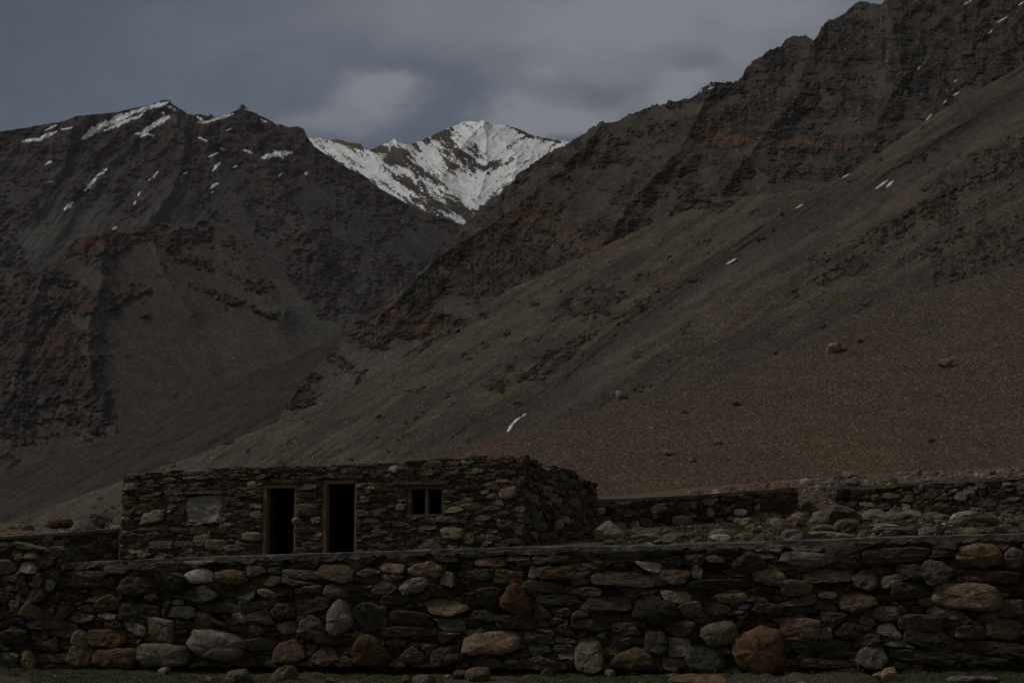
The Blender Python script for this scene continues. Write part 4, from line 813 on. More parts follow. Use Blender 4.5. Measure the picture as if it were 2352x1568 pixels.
def slabw(r, lab, colr, sd):
    o = prism('lintel', HF, np.linspace(r[0], r[1], 22), lambda u: r[2] + .004, lambda u: r[3] - .004 - .02 * abs(2 * (u - r[0]) / (r[1] - r[0]) - 1) ** 3, -.30, .045, M_STONE_FAR, hut, 3, .012, sd, 4)
    a = o.data.color_attributes.new('Col', 'FLOAT_COLOR', 'POINT'); a.data.foreach_set('color', np.tile(np.array(PAL[colr] + (1,), np.float32), len(o.data.vertices))); o['label'] = lab
slabw(L1, 'brown slab over the covered window', 'brown', 1); slabw(LD1, 'dark slab over the left doorway', 'dark', 2); slabw(LD2, 'dark slab over the right doorway', 'dkbrown', 3); slabw(LW2, 'thick dark slab over the framed window', 'dark', 4)
# sheet hung in the left window
def sheet():
    a, b, c, d = W1; n, m = 40, 32; V = []
    for i in range(n):
        for j in range(m):
            s, t = i / (n - 1), j / (m - 1)
            u = a - .05 * (1 - t * .0) * (1 - s) * 1.0 + (b - a + .06) * s + .05 * (1 - s) * (1 - t) + .0
            v = c - .02 + (d - c + .01) * t - .05 * (1 - s) ** 3 * t
            w = -.045 + .020 * math.sin(s * 9 + t * 2) * (1 - s) ** 1.5 + .034 * float(perlin(np.array(s * 3.2), np.array(t * 2.6), 901)) + .03 * math.exp(-((s - .12) / .05) ** 2) + .030 * math.exp(-(((s - .85) - (t - .3) * .25) / .06) ** 2) * (1 - t) + .022 * float(perlin(np.array(s * 9. + t * 5), np.array(t * 5.), 903))
            V.append((u, v, w))
    for k in range(n * m): u, v, w = V[k]; V.append((u, v, w - .012))
    Q = []; N_ = n * m
    for i in range(n - 1):
        for j in range(m - 1):
            p = i * m + j; Q.append((p, p + m, p + m + 1, p + 1)); Q.append((N_ + p, N_ + p + 1, N_ + p + m + 1, N_ + p + m))
    for i in range(n - 1):
        for p, q in ((i * m, (i + 1) * m), ((i + 1) * m + m - 1, i * m + m - 1)): Q.append((q, p, N_ + p, N_ + q))
    for j in range(m - 1):
        for p, q in ((j + 1, j), ((n - 1) * m + j, (n - 1) * m + j + 1)): Q.append((q, p, N_ + p, N_ + q))
    o = link(bpy.data.objects.new('cloth_sheet', mesh_np('cloth_sheet', HF.w3(V), np.array(Q), None, None, plain_mat('grey_cloth', (.26, .25, .225), .12, .12, bmp=.2))))
    tag(o, "plain grey cloth sheet covering the hut's left window opening", 'cloth')
sheet()

# ---- low walls behind
def low_wall(A, B, tops, bots, label, seed, sz, traced=(), **kw):
    w = Wall(A, B); tp, bt = prof(w, tops), prof(w, bots); t = thing('stone_wall', label, 'wall')
    add_stonework('stonework', w, t, (bt, lambda u: tp(u) - .05, sz, list(traced), [], WPAL, seed), M_STONE_FAR, bulge=.05, depth=.12, gap=.006, **kw)
    prism('core', w, np.linspace(.03, w.L - .03, 12), bt, lambda u: tp(u) - .06, -.5, -.07, M_MUD, t)
    prism('coping', w, np.linspace(0, w.L, 160), lambda u: tp(u) - .055 + float(.02 * perlin(np.array(u * 4.), .5, seed)), lambda u: tp(u) + float(.012 * perlin(np.array(u * 2.), .5, seed + 1)), -.5, .04, M_CONC, t, 2, .004, seed, 4)
    return w
low_wall(pt(-150, 1250, 28.0)[:2], pt(274, 1215, 29.2)[:2], [(-150, 1247), (0, 1233), (150, 1222), (274, 1213)], [(-150, 1330), (274, 1320)], 'low dark stone wall running from the left edge to the hut, coping pale', 61, .125, aniso=.55,
   traced=[(190, 2155, 44, 26, 's', 'ltgrey', 10), (235, 2175, 46, 26, 'b', 'ltgrey'), (395, 2212, 34, 34, 'b', 'grey'), (430, 2220, 34, 24, 'b', 'grey'), (90, 2192, 44, 22, 's', 'blue'), (175, 2200, 44, 20, 'b', 'grey')])
low_wall(pt(1330, 1200, 30.6)[:2], pt(1834, 1200, 30.2)[:2], [(1330, 1147), (1450, 1144), (1600, 1136), (1700, 1129), (1834, 1119)], [(1330, 1232), (1600, 1222), (1834, 1218)], 'low stone wall right of the hut, before the earth gap', 67, .115, aniso=.50,
   traced=[(2635, 2033, 68, 34, 's', 'ltgrey', 18, 'pale grey slanted slab'), (2478, 2047, 34, 24, 'b', 'brown'), (2728, 2080, 72, 40, 's', 'olive', 0, 'large pale olive stone in the middle'), (2963, 2049, 52, 28, 'o', 'white', 0, 'whitish rounded stone'), (2540, 2100, 42, 32, 's', 'ltgrey', 20), (2485, 2103, 42, 30, 's', 'tan'), (2845, 2052, 32, 22, 'o', 'pale'), (3028, 2029, 24, 24, 'b', 'pink'), (2867, 2025, 28, 26, 'd', 'rust'), (2942, 2073, 70, 14, 's', 'pale'),
           (2400, 2045, 44, 26, 's', 'olive'), (2622, 2062, 18, 22, 'b', 'ltgrey'), (3040, 2004, 60, 26, 's', 'dkolive'), (2572, 2122, 46, 34, 't', 'rust'), (2529, 2125, 42, 20, 's', 'rust'), (2682, 2119, 40, 24, 'o', 'brown'), (2905, 2107, 58, 30, 's', 'dark'), (2875, 2085, 38, 24, 'b', 'rust'), (2773, 2020, 26, 30, 'b', 'olive'), (2699, 1995, 40, 18, 's', 'rust')])
low_wall(pt(1914, 1180, 30.6)[:2], pt(2900, 1180, 26.2)[:2], [(1914, 1121), (2000, 1117), (2100, 1108), (2200, 1103), (2352, 1093), (2440, 1088)], [(1914, 1214), (2100, 1208), (2440, 1206)], 'low dark stone wall right of the earth gap, reaching the right edge', 71, .115, aniso=.50,
   traced=[(3360, 1980, 40, 26, 'o', 'brown'), (3506, 1992, 44, 26, 'o', 'brown'), (3568, 1980, 64, 24, 's', 'brown'), (3630, 1975, 46, 16, 's', 'gold'), (3677, 2020, 56, 34, 't', 'rust'), (3845, 1987, 46, 34, 's', 'olive', -20), (3880, 1970, 46, 28, 's', 'ltgrey'), (3990, 1975, 76, 30, 's', 'dark'), (4040, 1998, 90, 18, 's', 'olive', 4), (3900, 2035, 40, 14, 's', 'olive'), (3815, 1963, 34, 15, 'b', 'ltgrey'),
           (3470, 2018, 70, 18, 's', 'olive', -6), (3410, 2015, 40, 20, 'b', 'blue'), (3585, 2045, 54, 26, 's', 'grey'), (3668, 2047, 44, 20, 'b', 'ltgrey', -4), (3715, 2042, 36, 24, 's', 'rust', -20), (3377, 1975, 50, 40, 'b', 'black'), (3498, 2072, 60, 26, 'b', 'brown'), (3560, 2076, 50, 24, 'o', 'olive'), (3640, 1994, 34, 30, 's', 'brown', 20), (3885, 1951, 60, 14, 's', 'olive'), (4030, 1932, 34, 18, 's', 'gold'), (3750, 1942, 44, 12, 's', 'red')])
# ------------------------------------------------------------ ground
fwA = np.array(LP[:2]); w2y = 30.5
def front_dist(x, y):                    # signed distance behind the front wall's face
    return -((x - fwA[0]) * FW.n[0] + (y - fwA[1]) * FW.n[1])
def gz(x, y):
    x = np.asarray(x, float); y = np.asarray(y, float); f = front_dist(x, y)
    zf = np.interp(x, [-9, -5.6, -3, 0, 3, 5, 8], [-.22, -.20, -.17, -.06, .09, .16, .24]) - .012 * np.clip(-f - 1, 0, 20)
    zt = np.interp(x, [-14, -8, -3, 0.6, 2.2, 4.5, 7, 12], [.35, .45, .75, 1.02, 1.12, 1.24, 1.32, 1.40]); zt = zt + .018 * np.clip(y - 17, 0, 16) * np.interp(x, [-3, 2, 7], [.2, .8, 1.1])
    z = zf + (zt - zf) * sst(.15, .5, f)
    up = np.interp(x, [-14, -6, 0, 3, 7, 12, 30], [1.02, 1.2, 1.6, 1.86, 2.26, 2.5, 2.9])
    up = up + np.clip(y - 32, 0, 5) * np.interp(x, [-9, 0, 3, 10], [.01, .01, .03, .055]) + np.clip(y - 32, 0, 26) * .010 - np.clip(y - 60, 0, 200) * .02
    gapx = np.exp(-((x - (1876 - 1176) / F * 31) / .55) ** 2)
    s0 = 30.9 - 1.7 * gapx; st = sst(0, 1, (y - s0) / (.7 + 1.5 * gapx))
    z = z + (up - z) * st
    z = z + .035 * fbm(x * .9, y * .9, 4, 801) + .02 * fbm(x * 4, y * 4, 3, 805)
    return z
def g1(x, y): return float(gz(np.array([x]), np.array([y]))[0])
gx_ = np.concatenate([np.linspace(-160, -14, 30), np.linspace(-13.8, 14, 560), np.linspace(14.5, 160, 30)])
gy_ = np.concatenate([np.linspace(-20, 10, 20), np.arange(10.1, 36, .07), np.linspace(36.2, 60, 60), np.linspace(61, 260, 40)])
GX, GY = np.meshgrid(gx_, gy_); GZ = gz(GX, GY)
pebble = hashn(np.floor(GX / .10), np.floor(GY / .10), 5); GZ2 = GZ + (perlin(GX * 7, GY * 7, 811) * .022 + perlin(GX * 16, GY * 16, 812) * .010) * (GY < 40)
gcol = mixc((.066, .056, .044), (.085, .068, .050), sst(-.3, .4, fbm(GX * .8, GY * .8, 4, 821)))
grassm = sst(-.12, .22, fbm(GX * .55, GY * .55, 4, 831) + .12) * (GY < 30.0)
gcol = mixc(gcol, (.040, .046, .022), grassm * .85)
gcol = mixc(gcol, (.115, .076, .050), sst(31.5, 33, GY)); gcol = mixc(gcol, (.082, .064, .044), np.exp(-((GX - 6.6) / .8) ** 2) * sst(28.6, 29.6, GY) * sst(33, 31.6, GY))
gcol = gcol * 1.1 * (1 + .35 * fbm(GX * 3.5, GY * 3.5, 4, 841)[..., None])
r_, c_ = GX.shape; idx = np.arange(r_ * c_).reshape(r_, c_)
QG = np.stack([idx[:-1, :-1], idx[:-1, 1:], idx[1:, 1:], idx[1:, :-1]], -1).reshape(-1, 4)
M_GROUND = terrain_mat('stony_ground', .03, .5, .9)
tag(link(bpy.data.objects.new('ground', mesh_np('ground', np.stack([GX, GY, GZ2], -1).reshape(-1, 3), QG, None, gcol.reshape(-1, 3), M_GROUND))), 'stony ground with thin grass in front of and between the walls', None, None, 'structure')
def hit(xg, yg, y0=8.0, y1=120.0):       # where a line of sight meets the ground
    a, b = ray(xg, yg); ys = np.arange(y0, y1, .04); z = gz(a * ys, ys); k = np.nonzero(CAMZ + b * ys <= z)[0]
    Y = ys[k[0]] if len(k) else y1
    return Vector((a * Y, Y, g1(a * Y, Y)))
# ------------------------------------------------------------ loose rocks
def rock_mesh(name, seed, dims, subdiv=3, planes=12, rough=.06, shp=None):
    rnd = random.Random(seed); bm = bmesh.new(); bmesh.ops.create_icosphere(bm, subdivisions=subdiv, radius=1.0)
    D = np.array([v.co[:] for v in bm.verts]); n = []
    for i in range(planes):
        v = np.array([rnd.gauss(0, 1), rnd.gauss(0, 1), rnd.gauss(0, 1)]); v /= np.linalg.norm(v); n.append((v, rnd.uniform(.62, .95)))
    r = np.full(len(D), 1.12)
    for v, h in n:
        d = D @ v; r = np.where(d > .05, np.minimum(r, h / np.maximum(d, .05)), r)
    P = D * r[:, None]
    if shp == 'wedge': P[:, 2] *= 1 + .55 * P[:, 0] * -1; P[:, 2] = np.maximum(P[:, 2], -.6)
    if shp == 'arch': P[:, 2] += -.75 * np.abs(P[:, 0]) ** 2.2 * (P[:, 2] > -2) + .25; lowm = (P[:, 2] < .2) & (np.abs(P[:, 0]) < .62); P[:, 2] = np.where(lowm, P[:, 2] * .5 + .1, P[:, 2]); P[:, 1] *= .8
    k = seed * 3.17
    for j in range(3): P[:, j] += rough * (perlin(P[:, 0] * 2.6 + k, P[:, 1] * 2.6 + P[:, 2] * 3.1, seed + j) + .5 * perlin(P[:, 0] * 6.6 + k, P[:, 1] * 6.6 + P[:, 2] * 7.1, seed + j + 9))
    P *= np.array(dims) / 2.0
    for v, p in zip(bm.verts, P): v.co = p
    me = bpy.data.meshes.new(name); bm.to_mesh(me); bm.free()
    for f in me.polygons: f.use_smooth = rough < .03
    return me
def set_col(me, c):
    a = me.color_attributes.new('Col', 'FLOAT_COLOR', 'POINT'); a.data.foreach_set('color', np.tile(np.array(tuple(c) + (1,), np.float32), len(me.vertices)))
M_ROCK = stone_mat('loose_rock', .10, .7, .5); M_BOULDER = stone_mat('boulder_rock', .5, .8, .55)
def rock(p, w, h, colr, label, seed, group=None, dep=.85, shp=None, name='rock', cat='rock', rz=None, mat=None, sink=.18, planes=12, rough=.085, roll=0):
    me = rock_mesh(name, seed, (w * 1.12, w * dep, h * (1.15 + sink)), 3, planes, rough, shp); set_col(me, PAL[colr] if isinstance(colr, str) else colr); me.materials.append(mat or M_ROCK)
    o = link(bpy.data.objects.new(name, me)); o.location = (p[0], p[1], p[2] + h * (.5 - sink * .4)); o.rotation_euler = (0, R(roll), random.Random(seed).uniform(-.35, .35) if rz is None else rz)
    return tag(o, label, cat, group)
# (photo px x, y of the centre, width, height, colour, label)
TER = [
 (2440, 2127, 118, 66, 'pale', "large pale angular boulder beside the hut's right corner", 'wedge', 'boulder'), (2404, 2152, 34, 26, 'rust', 'small rusty stone leaning on the large pale boulder', None, 'rock'), (2440, 2166, 50, 20, 'brown', 'flat brown stone in front of the large pale boulder', None, 'rock'),
 (2593, 2140, 72, 16, 'ltgrey', 'pale flat stone at the foot of the wall right of the hut', None, 'rock'), (2887, 2152, 88, 28, 'white', 'bright white slab lying just behind the front wall', None, 'rock'), (3006, 2116, 36, 28, 'gold', 'small ochre stone in the rubble behind the front wall', None, 'rock'),
 (2993, 2139, 44, 18, 'orange', 'rusty orange stone in the grass near the white slab', None, 'rock'), (2649, 2167, 70, 21, 'grey', 'grey flat stone in the grass behind the front wall', None, 'rock'), (3125, 2107, 62, 36, 'brown', 'brown rock at the left end of the rubble heap', None, 'rock'), (3163, 2135, 78, 46, 'grey', 'broad grey brown rock half sunk behind the front wall', None, 'rock'),
 (3368, 2069, 170, 70, 'dkbrown', 'big dark brown rock with a slanting back below the earth gap', 'wedge', 'boulder'), (3394, 2106, 92, 56, 'brown', 'rounded grey brown rock in front of the big dark slanting one', None, 'rock'), (3187, 2044, 48, 32, 'brown', 'brown block in the earth gap between the walls', None, 'rock'),
 (3219, 2058, 36, 28, 'tan', 'pale pinkish stone in the earth gap between the walls', None, 'rock'), (3172, 2077, 44, 26, 'rust', 'rust stone at the foot of the earth gap', None, 'rock'), (3202, 2092, 52, 32, 'brown', 'brown stone below the rust one at the foot of the earth gap', None, 'rock'), (3302, 2110, 82, 34, 'brown', 'low brown rock left of the rounded grey brown one', None, 'rock'),
 (3304, 2142, 158, 27, 'tan', 'long pale tan slab lying along the front wall', None, 'rock'), (3555, 2126, 120, 36, 'rust', 'reddish brown rounded rock just behind the front wall', None, 'rock'), (3540, 2106, 120, 18, 'pale', 'pale slab behind the reddish brown rounded rock', None, 'rock'), (3638, 2124, 82, 34, 'dkbrown', 'dark brown rock right of the reddish rounded one', None, 'rock'),
 (3708, 2126, 66, 34, 'ltgrey', 'pale grey rock right of the dark brown one', None, 'rock'), (3751, 2120, 62, 36, 'grey', 'grey rock left of the long pale arched boulder', None, 'rock'), (3891, 2076, 215, 56, 'pale', 'long pale arched boulder lying before the right hand wall', 'arch', 'boulder'), (3861, 2130, 48, 18, 'rust', 'small rusty stone below the long arched boulder', None, 'rock'),
 (3985, 2120, 112, 32, 'brown', 'low brown rock below the right end of the arched boulder', None, 'rock'), (3612, 2061, 50, 28, 'gold', 'ochre yellow stone at the foot of the right hand wall', None, 'rock'), (4048, 2092, 58, 26, 'rust', 'reddish slanting rock at the far right', 'wedge', 'rock'), (4006, 2078, 40, 26, 'brown', 'brown stone right of the arched boulder', None, 'rock'), (3555, 2096, 74, 20, 'dark', 'dark grey flat rock in the middle of the rubble', None, 'rock')]
TEMPTY = []
for i, (px, py, w, h, c, lab, shp, cat) in enumerate(TER):
    p = hit(px * K, (py + h / 2) * K, 14.5, 31); s = p.y / F * K
    rock(p, w * s, h * s, c, lab, 300 + i, shp=shp, cat=cat, name=cat, mat=M_ROCK, planes=11 if shp else 14)
for i, (px, py, w, h, c, lab) in enumerate([(400, 2090, 92, 72, 'grey', 'large rounded grey boulder behind the low wall at the left'), (248, 2090, 88, 42, 'rust', 'low reddish boulder left of the large grey one')]):
    p = pt(px * K, (py + h / 2) * K, 46.0); s = 46.0 / F * K; rock(p, w * s, h * s * 1.1, c, lab, 351 + i, name='boulder', cat='boulder', mat=M_BOULDER, rough=.05, planes=16)
for i, (px, py, w, h, c, lab) in enumerate([(3336, 1388, 68, 34, (.33, .25, .175), 'tan slab shaped boulder near the upper edge of the gravel fan'), (3785, 1450, 52, 32, (.27, .20, .14), 'brownish boulder standing alone on the gravel fan at the right'), (2946, 1611, 28, 20, 'grey', 'grey boulder in the middle of the gravel fan'), (2735, 1644, 22, 13, 'grey', 'small grey stone on the left part of the gravel fan'),
      (3440, 1361, 24, 14, 'grey', 'grey stone above and right of the tan slab boulder'), (3809, 1712, 13, 9, 'white', 'small whitish stone low on the right of the gravel fan'), (3720, 1760, 28, 13, 'grey', 'flat grey stone low on the gravel fan'), (2874, 1766, 30, 15, 'tan', 'flat tan stone low on the gravel fan'), (2676, 1808, 36, 18, 'tan', 'larger tan stone above the wall right of the hut'), (2770, 1837, 27, 16, 'tan', 'tan stone just below the larger tan one')]):
    p = fan_at(px * K, (py + h / 2) * K); s = p.y / F * K; rock(p, w * s, h * s, c, lab, 371 + i, name='boulder' if w > 40 else 'rock', cat='boulder' if w > 40 else 'rock', mat=M_BOULDER, planes=13, sink=.35)
p = scree_at(2481 * K, 1594 * K); s = p.y / F * K; rock(p, 38 * s, 30 * s, 'pale', 'pale rounded boulder at the lower edge of the scree slope', 391, name='boulder', cat='boulder', mat=M_BOULDER, rough=.09)
for i, (px, py, w, h, c, lab, cat) in enumerate([
      (655, 2682, 42, 24, 'pale', 'small pale stone in the grass at the lower left', 'stone'), (842, 2716, 38, 26, 'gold', 'ochre stone on the bottom edge at the lower left', 'stone'), (958, 2700, 86, 46, 'grey', 'grey mossy rock at the bottom, right of the ochre stone', 'rock'), (1135, 2692, 90, 56, 'brown', 'brown rock in the grass at the bottom, left of the orange chip', 'rock'), (1114, 2656, 26, 10, 'pale', 'small flat pale stone just under the wall', 'stone'),
      (1326, 2718, 46, 18, 'orange', 'flat orange stone chip on the bottom edge', 'stone'), (1526, 2679, 66, 18, 'rust', 'flat rusty slab in the grass, left of the grey slab', 'stone'), (1627, 2673, 104, 26, 'grey', 'flat grey slab lying in the grass under the wall', 'stone'), (1630, 2714, 44, 24, 'brown', 'small brown block on the bottom edge, left of the grey hump', 'stone'), (1700, 2722, 90, 40, 'grey', 'grey hump of rock on the bottom edge of the middle', 'rock'), (1788, 2703, 34, 10, 'tan', 'thin tan chip beside the brown rounded rock', 'stone'),
      (1918, 2694, 92, 50, 'rust', 'rust brown rounded rock on the bottom edge of the middle', 'rock'), (1840, 2696, 60, 34, 'dark', 'dark low rock left of the rust brown rounded one', 'rock'), (2440, 2692, 36, 26, 'ltgrey', 'pale grey stone in the dirt below the wall', 'stone'), (2695, 2700, 34, 14, 'tan', 'small tan stone in the dirt above the wide brown hump', 'stone'), (2800, 2724, 230, 44, 'rust', 'wide low brown hump of rock on the bottom edge', 'rock'),
      (3553, 2698, 100, 48, 'tan', 'light tan block lying in the grass at the lower right', 'stone'), (3205, 2732, 60, 12, 'pink', 'pinkish stone just showing on the bottom edge', 'stone'), (3905, 2716, 190, 24, 'grey', 'flat grey slab in the grass at the lower right corner', 'rock'), (2190, 2690, 50, 30, 'dark', 'dark pointed stone in the dirt under the wall', 'stone'), (2000, 2655, 40, 14, 'grey', 'small grey stone under the wall, in the middle', 'stone'), (2535, 2690, 30, 14, 'grey', 'thin grey chip in the dirt under the wall', 'stone')]):
    p = hit(px * K, min((py + h / 2) * K, 1600), 9, 18); s = p.y / F * K; rock(p, w * s, h * s, c, lab, 411 + i, name=cat, cat=cat, mat=M_ROCK, sink=.25)
p = HF.w3([HF.uv(895 * K, 2092 * K) + (-.02,)])[0]
for i, (px, py, w, h, c, lab) in enumerate([(762, 2098, 40, 11, 'rust', 'flat reddish stone on the sill of the covered window'), (800, 2096, 52, 11, 'olive', "tilted flat stone weighing down the sheet's lower edge"), (842, 2090, 58, 13, 'grey', "smooth grey stone at the right of the sheet's lower edge"), (818, 2082, 30, 14, 'ltgrey', "pale stone leaning on the sheet's lower edge")]):
    u, v = HF.uv(px * K, (py + h / 2) * K); q = HF.w3([(u, v, .015)])[0]; s = q[1] / F * K
    rock(q, w * s, h * s, c, lab, 451 + i, name='stone', cat='stone', sink=0, dep=.5, rz=-.4, roll=(-12 if i in (1, 3) else 0))
# strewn rocks: individual mid sized ones share a few meshes, the smallest are one object
lib = []
for i, c in enumerate(['grey', 'brown', 'rust', 'tan', 'dark', 'ltgrey', 'dkbrown', 'olive', 'grey', 'brown']):
    me = rock_mesh('rock', 500 + i, (1, .85, .62), 2, 10, .10); set_col(me, PAL[c]); me.materials.append(M_ROCK); lib.append(me)
rr = random.Random(91); placed = []
def strew(n, xr, yr, size, label, group):
    k = 0; t = 0
    while k < n and t < n * 40:
        t += 1; x = rr.uniform(*xr); y = rr.uniform(*yr); z = g1(x, y); sx = rr.uniform(*size) * rr.choice((1, 1, 1.5))
        if front_dist(np.array(x), np.array(y)) < .7 and y > 12.5 and yr[0] > 14: continue
        d = (x - HF.A[0]) * HF.n[0] + (y - HF.A[1]) * HF.n[1]; al = (x - HF.A[0]) * HF.d[0] + (y - HF.A[1]) * HF.d[1]
        if -4 < d < .3 and al < HF.L + .25: continue
        if any(math.hypot(x - a, y - b) < (sx + c) * .45 for a, b, c in placed): continue
        placed.append((x, y, sx)); o = link(bpy.data.objects.new('rock', rr.choice(lib))); o.location = (x, y, z + sx * .12); o.scale = (sx, sx, sx * rr.uniform(.7, 1.15)); o.rotation_euler = (rr.uniform(-.3, .3), rr.uniform(-.3, .3), rr.uniform(0, 6.28))
        tag(o, label, 'rock', group); k += 1
strew(90, (1.9, 9.5), (16.6, 30.0), (.12, .30), 'loose angular rock strewn on the ground between the front wall and the low walls behind', 'rocks strewn between the walls')
strew(42, (4.6, 11.0), (27.5, 30.0), (.20, .42), 'loose angular rock piled below the earth gap and the right hand wall', 'rocks piled below the right hand wall')
strew(34, (5.2, 14.0), (31.6, 36.0), (.14, .36), 'loose rock scattered on the bank behind the right hand wall', 'rocks on the bank behind the right hand wall')
strew(26, (-16.5, -9.4), (33.0, 48.0), (.25, .6), 'reddish rubble rock behind the low wall at the left', 'rubble rocks behind the left low wall')
def scatter_mesh(name, pts, sizes, cols, mat, seed, flat=.6):
    rs = np.random.RandomState(seed); bm = bmesh.new(); bmesh.ops.create_icosphere(bm, subdivisions=1, radius=.5); B = np.array([v.co[:] for v in bm.verts]); T0 = np.array([[v.index for v in f.verts] for f in bm.faces]); bm.free()
    n = len(pts); m = len(B); V = B[None] * (1 + rs.uniform(-.28, .28, (n, m, 1))); V[:, :, 2] *= flat; V[:, :, 1] *= .8
    a = rs.uniform(0, 6.28, n)[:, None]; c, s = np.cos(a), np.sin(a); x, y = V[..., 0].copy(), V[..., 1].copy(); V[..., 0], V[..., 1] = x * c - y * s, x * s + y * c
    V = V * np.asarray(sizes)[:, None, None] + np.asarray(pts)[:, None, :]; T = (T0[None] + np.arange(n)[:, None, None] * m).reshape(-1, 3)
    return link(bpy.data.objects.new(name, mesh_np(name, V.reshape(-1, 3), None, T, np.repeat(np.asarray(cols), m, 0), mat, False)))
rs = np.random.RandomState(5)
def palette_cols(n, keys, br=.25):
    P = np.array([PAL[k] for k in keys]); return P[rs.randint(0, len(keys), n)] * np.exp(rs.normal(0, br, n))[:, None]
def ground_pts(n, xr, yr):
    x = rs.uniform(xr[0], xr[1], n); y = rs.uniform(yr[0], yr[1], n); return np.stack([x, y, gz(x, y)], -1)
P1 = np.concatenate([ground_pts(2600, (1.6, 10), (15.5, 30.3)), ground_pts(1500, (4.5, 14), (31, 36.5)), ground_pts(600, (5.9, 7.4), (28.3, 32)), ground_pts(1500, (-18, -9), (32, 60)), ground_pts(600, (-8, 7), (10.8, 17))])
d_ = (P1[:, 0] - HF.A[0]) * HF.n[0] + (P1[:, 1] - HF.A[1]) * HF.n[1]; al = (P1[:, 0] - HF.A[0]) * HF.d[0] + (P1[:, 1] - HF.A[1]) * HF.d[1]; fd = front_dist(P1[:, 0], P1[:, 1])
P1 = P1[~((d_ > -4) & (d_ < .3) & (al < HF.L + .2)) & ~((fd > -.05) & (fd < .6))]
sz = np.exp(rs.normal(np.log(.06), .45, len(P1))) * np.where(P1[:, 1] > 31, 1.5, 1); sz = np.where(P1[:, 1] < 17.5, np.minimum(sz * .55, .05), sz)
tag(scatter_mesh('rubble', P1, sz, palette_cols(len(P1), ['grey', 'brown', 'dark', 'tan', 'rust', 'dkbrown', 'olive', 'ltgrey']), M_ROCK, 1), 'small loose stones and chips covering the ground around the walls', 'rubble', None, 'stuff')
pts, szs = [], []
for k in range(7000):
    x = rr.uniform(960, 2352); y = rr.uniform(610, 1150); 
    if y < ip(x, FR) + 6: continue
    p = fan_at(x, y); pts.append(p[:]); szs.append(p.y / F * math.exp(rr.gauss(math.log(1.8), .42)))
tag(scatter_mesh('gravel', pts, szs, palette_cols(len(pts), ['grey', 'brown', 'dark', 'tan', 'rust', 'dkbrown', 'dkbrown', 'grey', 'ltgrey'], .6), M_BOULDER, 2), 'loose stones dotted over the reddish gravel fan', 'gravel', None, 'stuff')
pts, szs = [], []
for k in range(1500):
    u = rr.gauss(0, 1); x = rr.uniform(560, 1330); y = ip(x, [(560, 1060), (800, 1000), (1000, 900), (1330, 760)]) + rr.gauss(0, 62)
    if y < ip(x, CR) + 6 or y > 1150: continue
    p = scree_at(x, y); pts.append(p[:]); szs.append(p.y / F * math.exp(rr.gauss(math.log(2.2), .45)))
tag(scatter_mesh('scree_stones', pts, szs, palette_cols(len(pts), ['olive', 'tan', 'pale', 'grey', 'ltgrey', 'brown'], .3), M_BOULDER, 3), 'pale stones scattered over the lower part of the scree slope', 'stones', None, 'stuff')
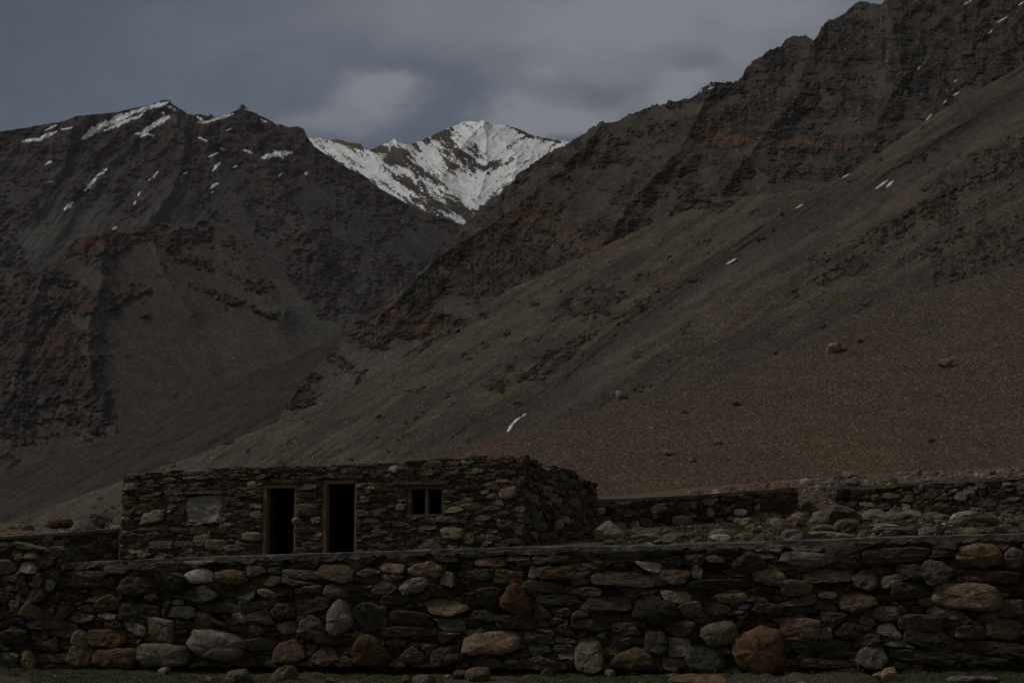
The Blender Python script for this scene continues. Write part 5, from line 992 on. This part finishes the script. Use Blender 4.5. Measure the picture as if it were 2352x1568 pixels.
# grass
def grass(name, label, n, xr, yr, hgt, seed, cond):
    rs = np.random.RandomState(seed); x = rs.uniform(xr[0], xr[1], n); y = rs.uniform(yr[0], yr[1], n); m = cond(x, y, rs); x, y = x[m], y[m]
    x = np.repeat(x, 7) + rs.normal(0, .025, len(x) * 7); y = np.repeat(y, 7) + rs.normal(0, .025, len(y) * 7); n = len(x); z = gz(x, y) - .005
    h = hgt * rs.uniform(.4, 1.2, n); a = rs.uniform(0, 6.28, n); w = .0035 * rs.uniform(.8, 1.6, n) * (1 + (y > 20)); lx, ly = rs.normal(0, .35, n) * h, rs.normal(0, .35, n) * h
    V = np.zeros((n, 4, 3)); V[:, 0] = np.stack([x - w * np.cos(a), y - w * np.sin(a), z], -1); V[:, 1] = np.stack([x + w * np.cos(a), y + w * np.sin(a), z], -1)
    V[:, 2] = np.stack([x + lx * .4 + w * .6 * np.cos(a), y + ly * .4, z + h * .6], -1); V[:, 3] = np.stack([x + lx, y + ly, z + h], -1)
    T = (np.array([[0, 1, 2], [0, 2, 3]])[None] + np.arange(n)[:, None, None] * 4).reshape(-1, 3); c = np.repeat(np.array((.050, .062, .022)) * np.exp(rs.normal(0, .3, (n, 1))) + (rs.rand(n, 1) < .22) * np.array((.07, .045, .01)), 4, 0)
    m_, t, b = new_mat(name); at = N(t, 'ShaderNodeAttribute', attribute_name='Col'); t.links.new(at.outputs['Color'], b.inputs['Base Color'])
    tag(link(bpy.data.objects.new(name, mesh_np(name, V.reshape(-1, 3), None, T, c, m_, False))), label, 'grass', None, 'stuff')
gm = lambda x, y: fbm(x * .55, y * .55, 4, 831) + .12
grass('grass', 'short dark grass along the foot of the front wall', 9000, (-7.5, 6.5), (10.8, 18), .038, 1, lambda x, y, rs: (front_dist(x, y) < -.0) & (gm(x, y) + .45 * fbm(x * 3, y * 3, 3, 851) + .35 * np.exp(front_dist(x, y) * 3) > .05))
grass('grass', 'thin green grass between the stones behind the front wall', 5200, (1.3, 9), (15.5, 30), .06, 2, lambda x, y, rs: (front_dist(x, y) > .55) & (gm(x, y) + .4 * fbm(x * 2, y * 2, 3, 852) > .02))

# ------------------------------------------------------------ air
def air():
    bm = bmesh.new(); bmesh.ops.create_cube(bm, size=1.0); me = bpy.data.meshes.new('haze'); bm.to_mesh(me); bm.free()
    m = bpy.data.materials.new('air'); m.use_nodes = True; t = m.node_tree; t.nodes.clear(); o_ = N(t, 'ShaderNodeOutputMaterial')
    v = N(t, 'ShaderNodeVolumePrincipled'); v.inputs['Density'].default_value = 1.4e-5; v.inputs['Color'].default_value = (.80, .86, 1.0, 1); t.links.new(v.outputs[0], o_.inputs['Volume'])
    me.materials.append(m); o = link(bpy.data.objects.new('haze', me)); o.scale = (16000, 16500, 3400); o.location = (0, 6500, 3400 / 2 - 900)
    tag(o, 'thin cold air fading the far mountains', None, None, 'stuff')
air()
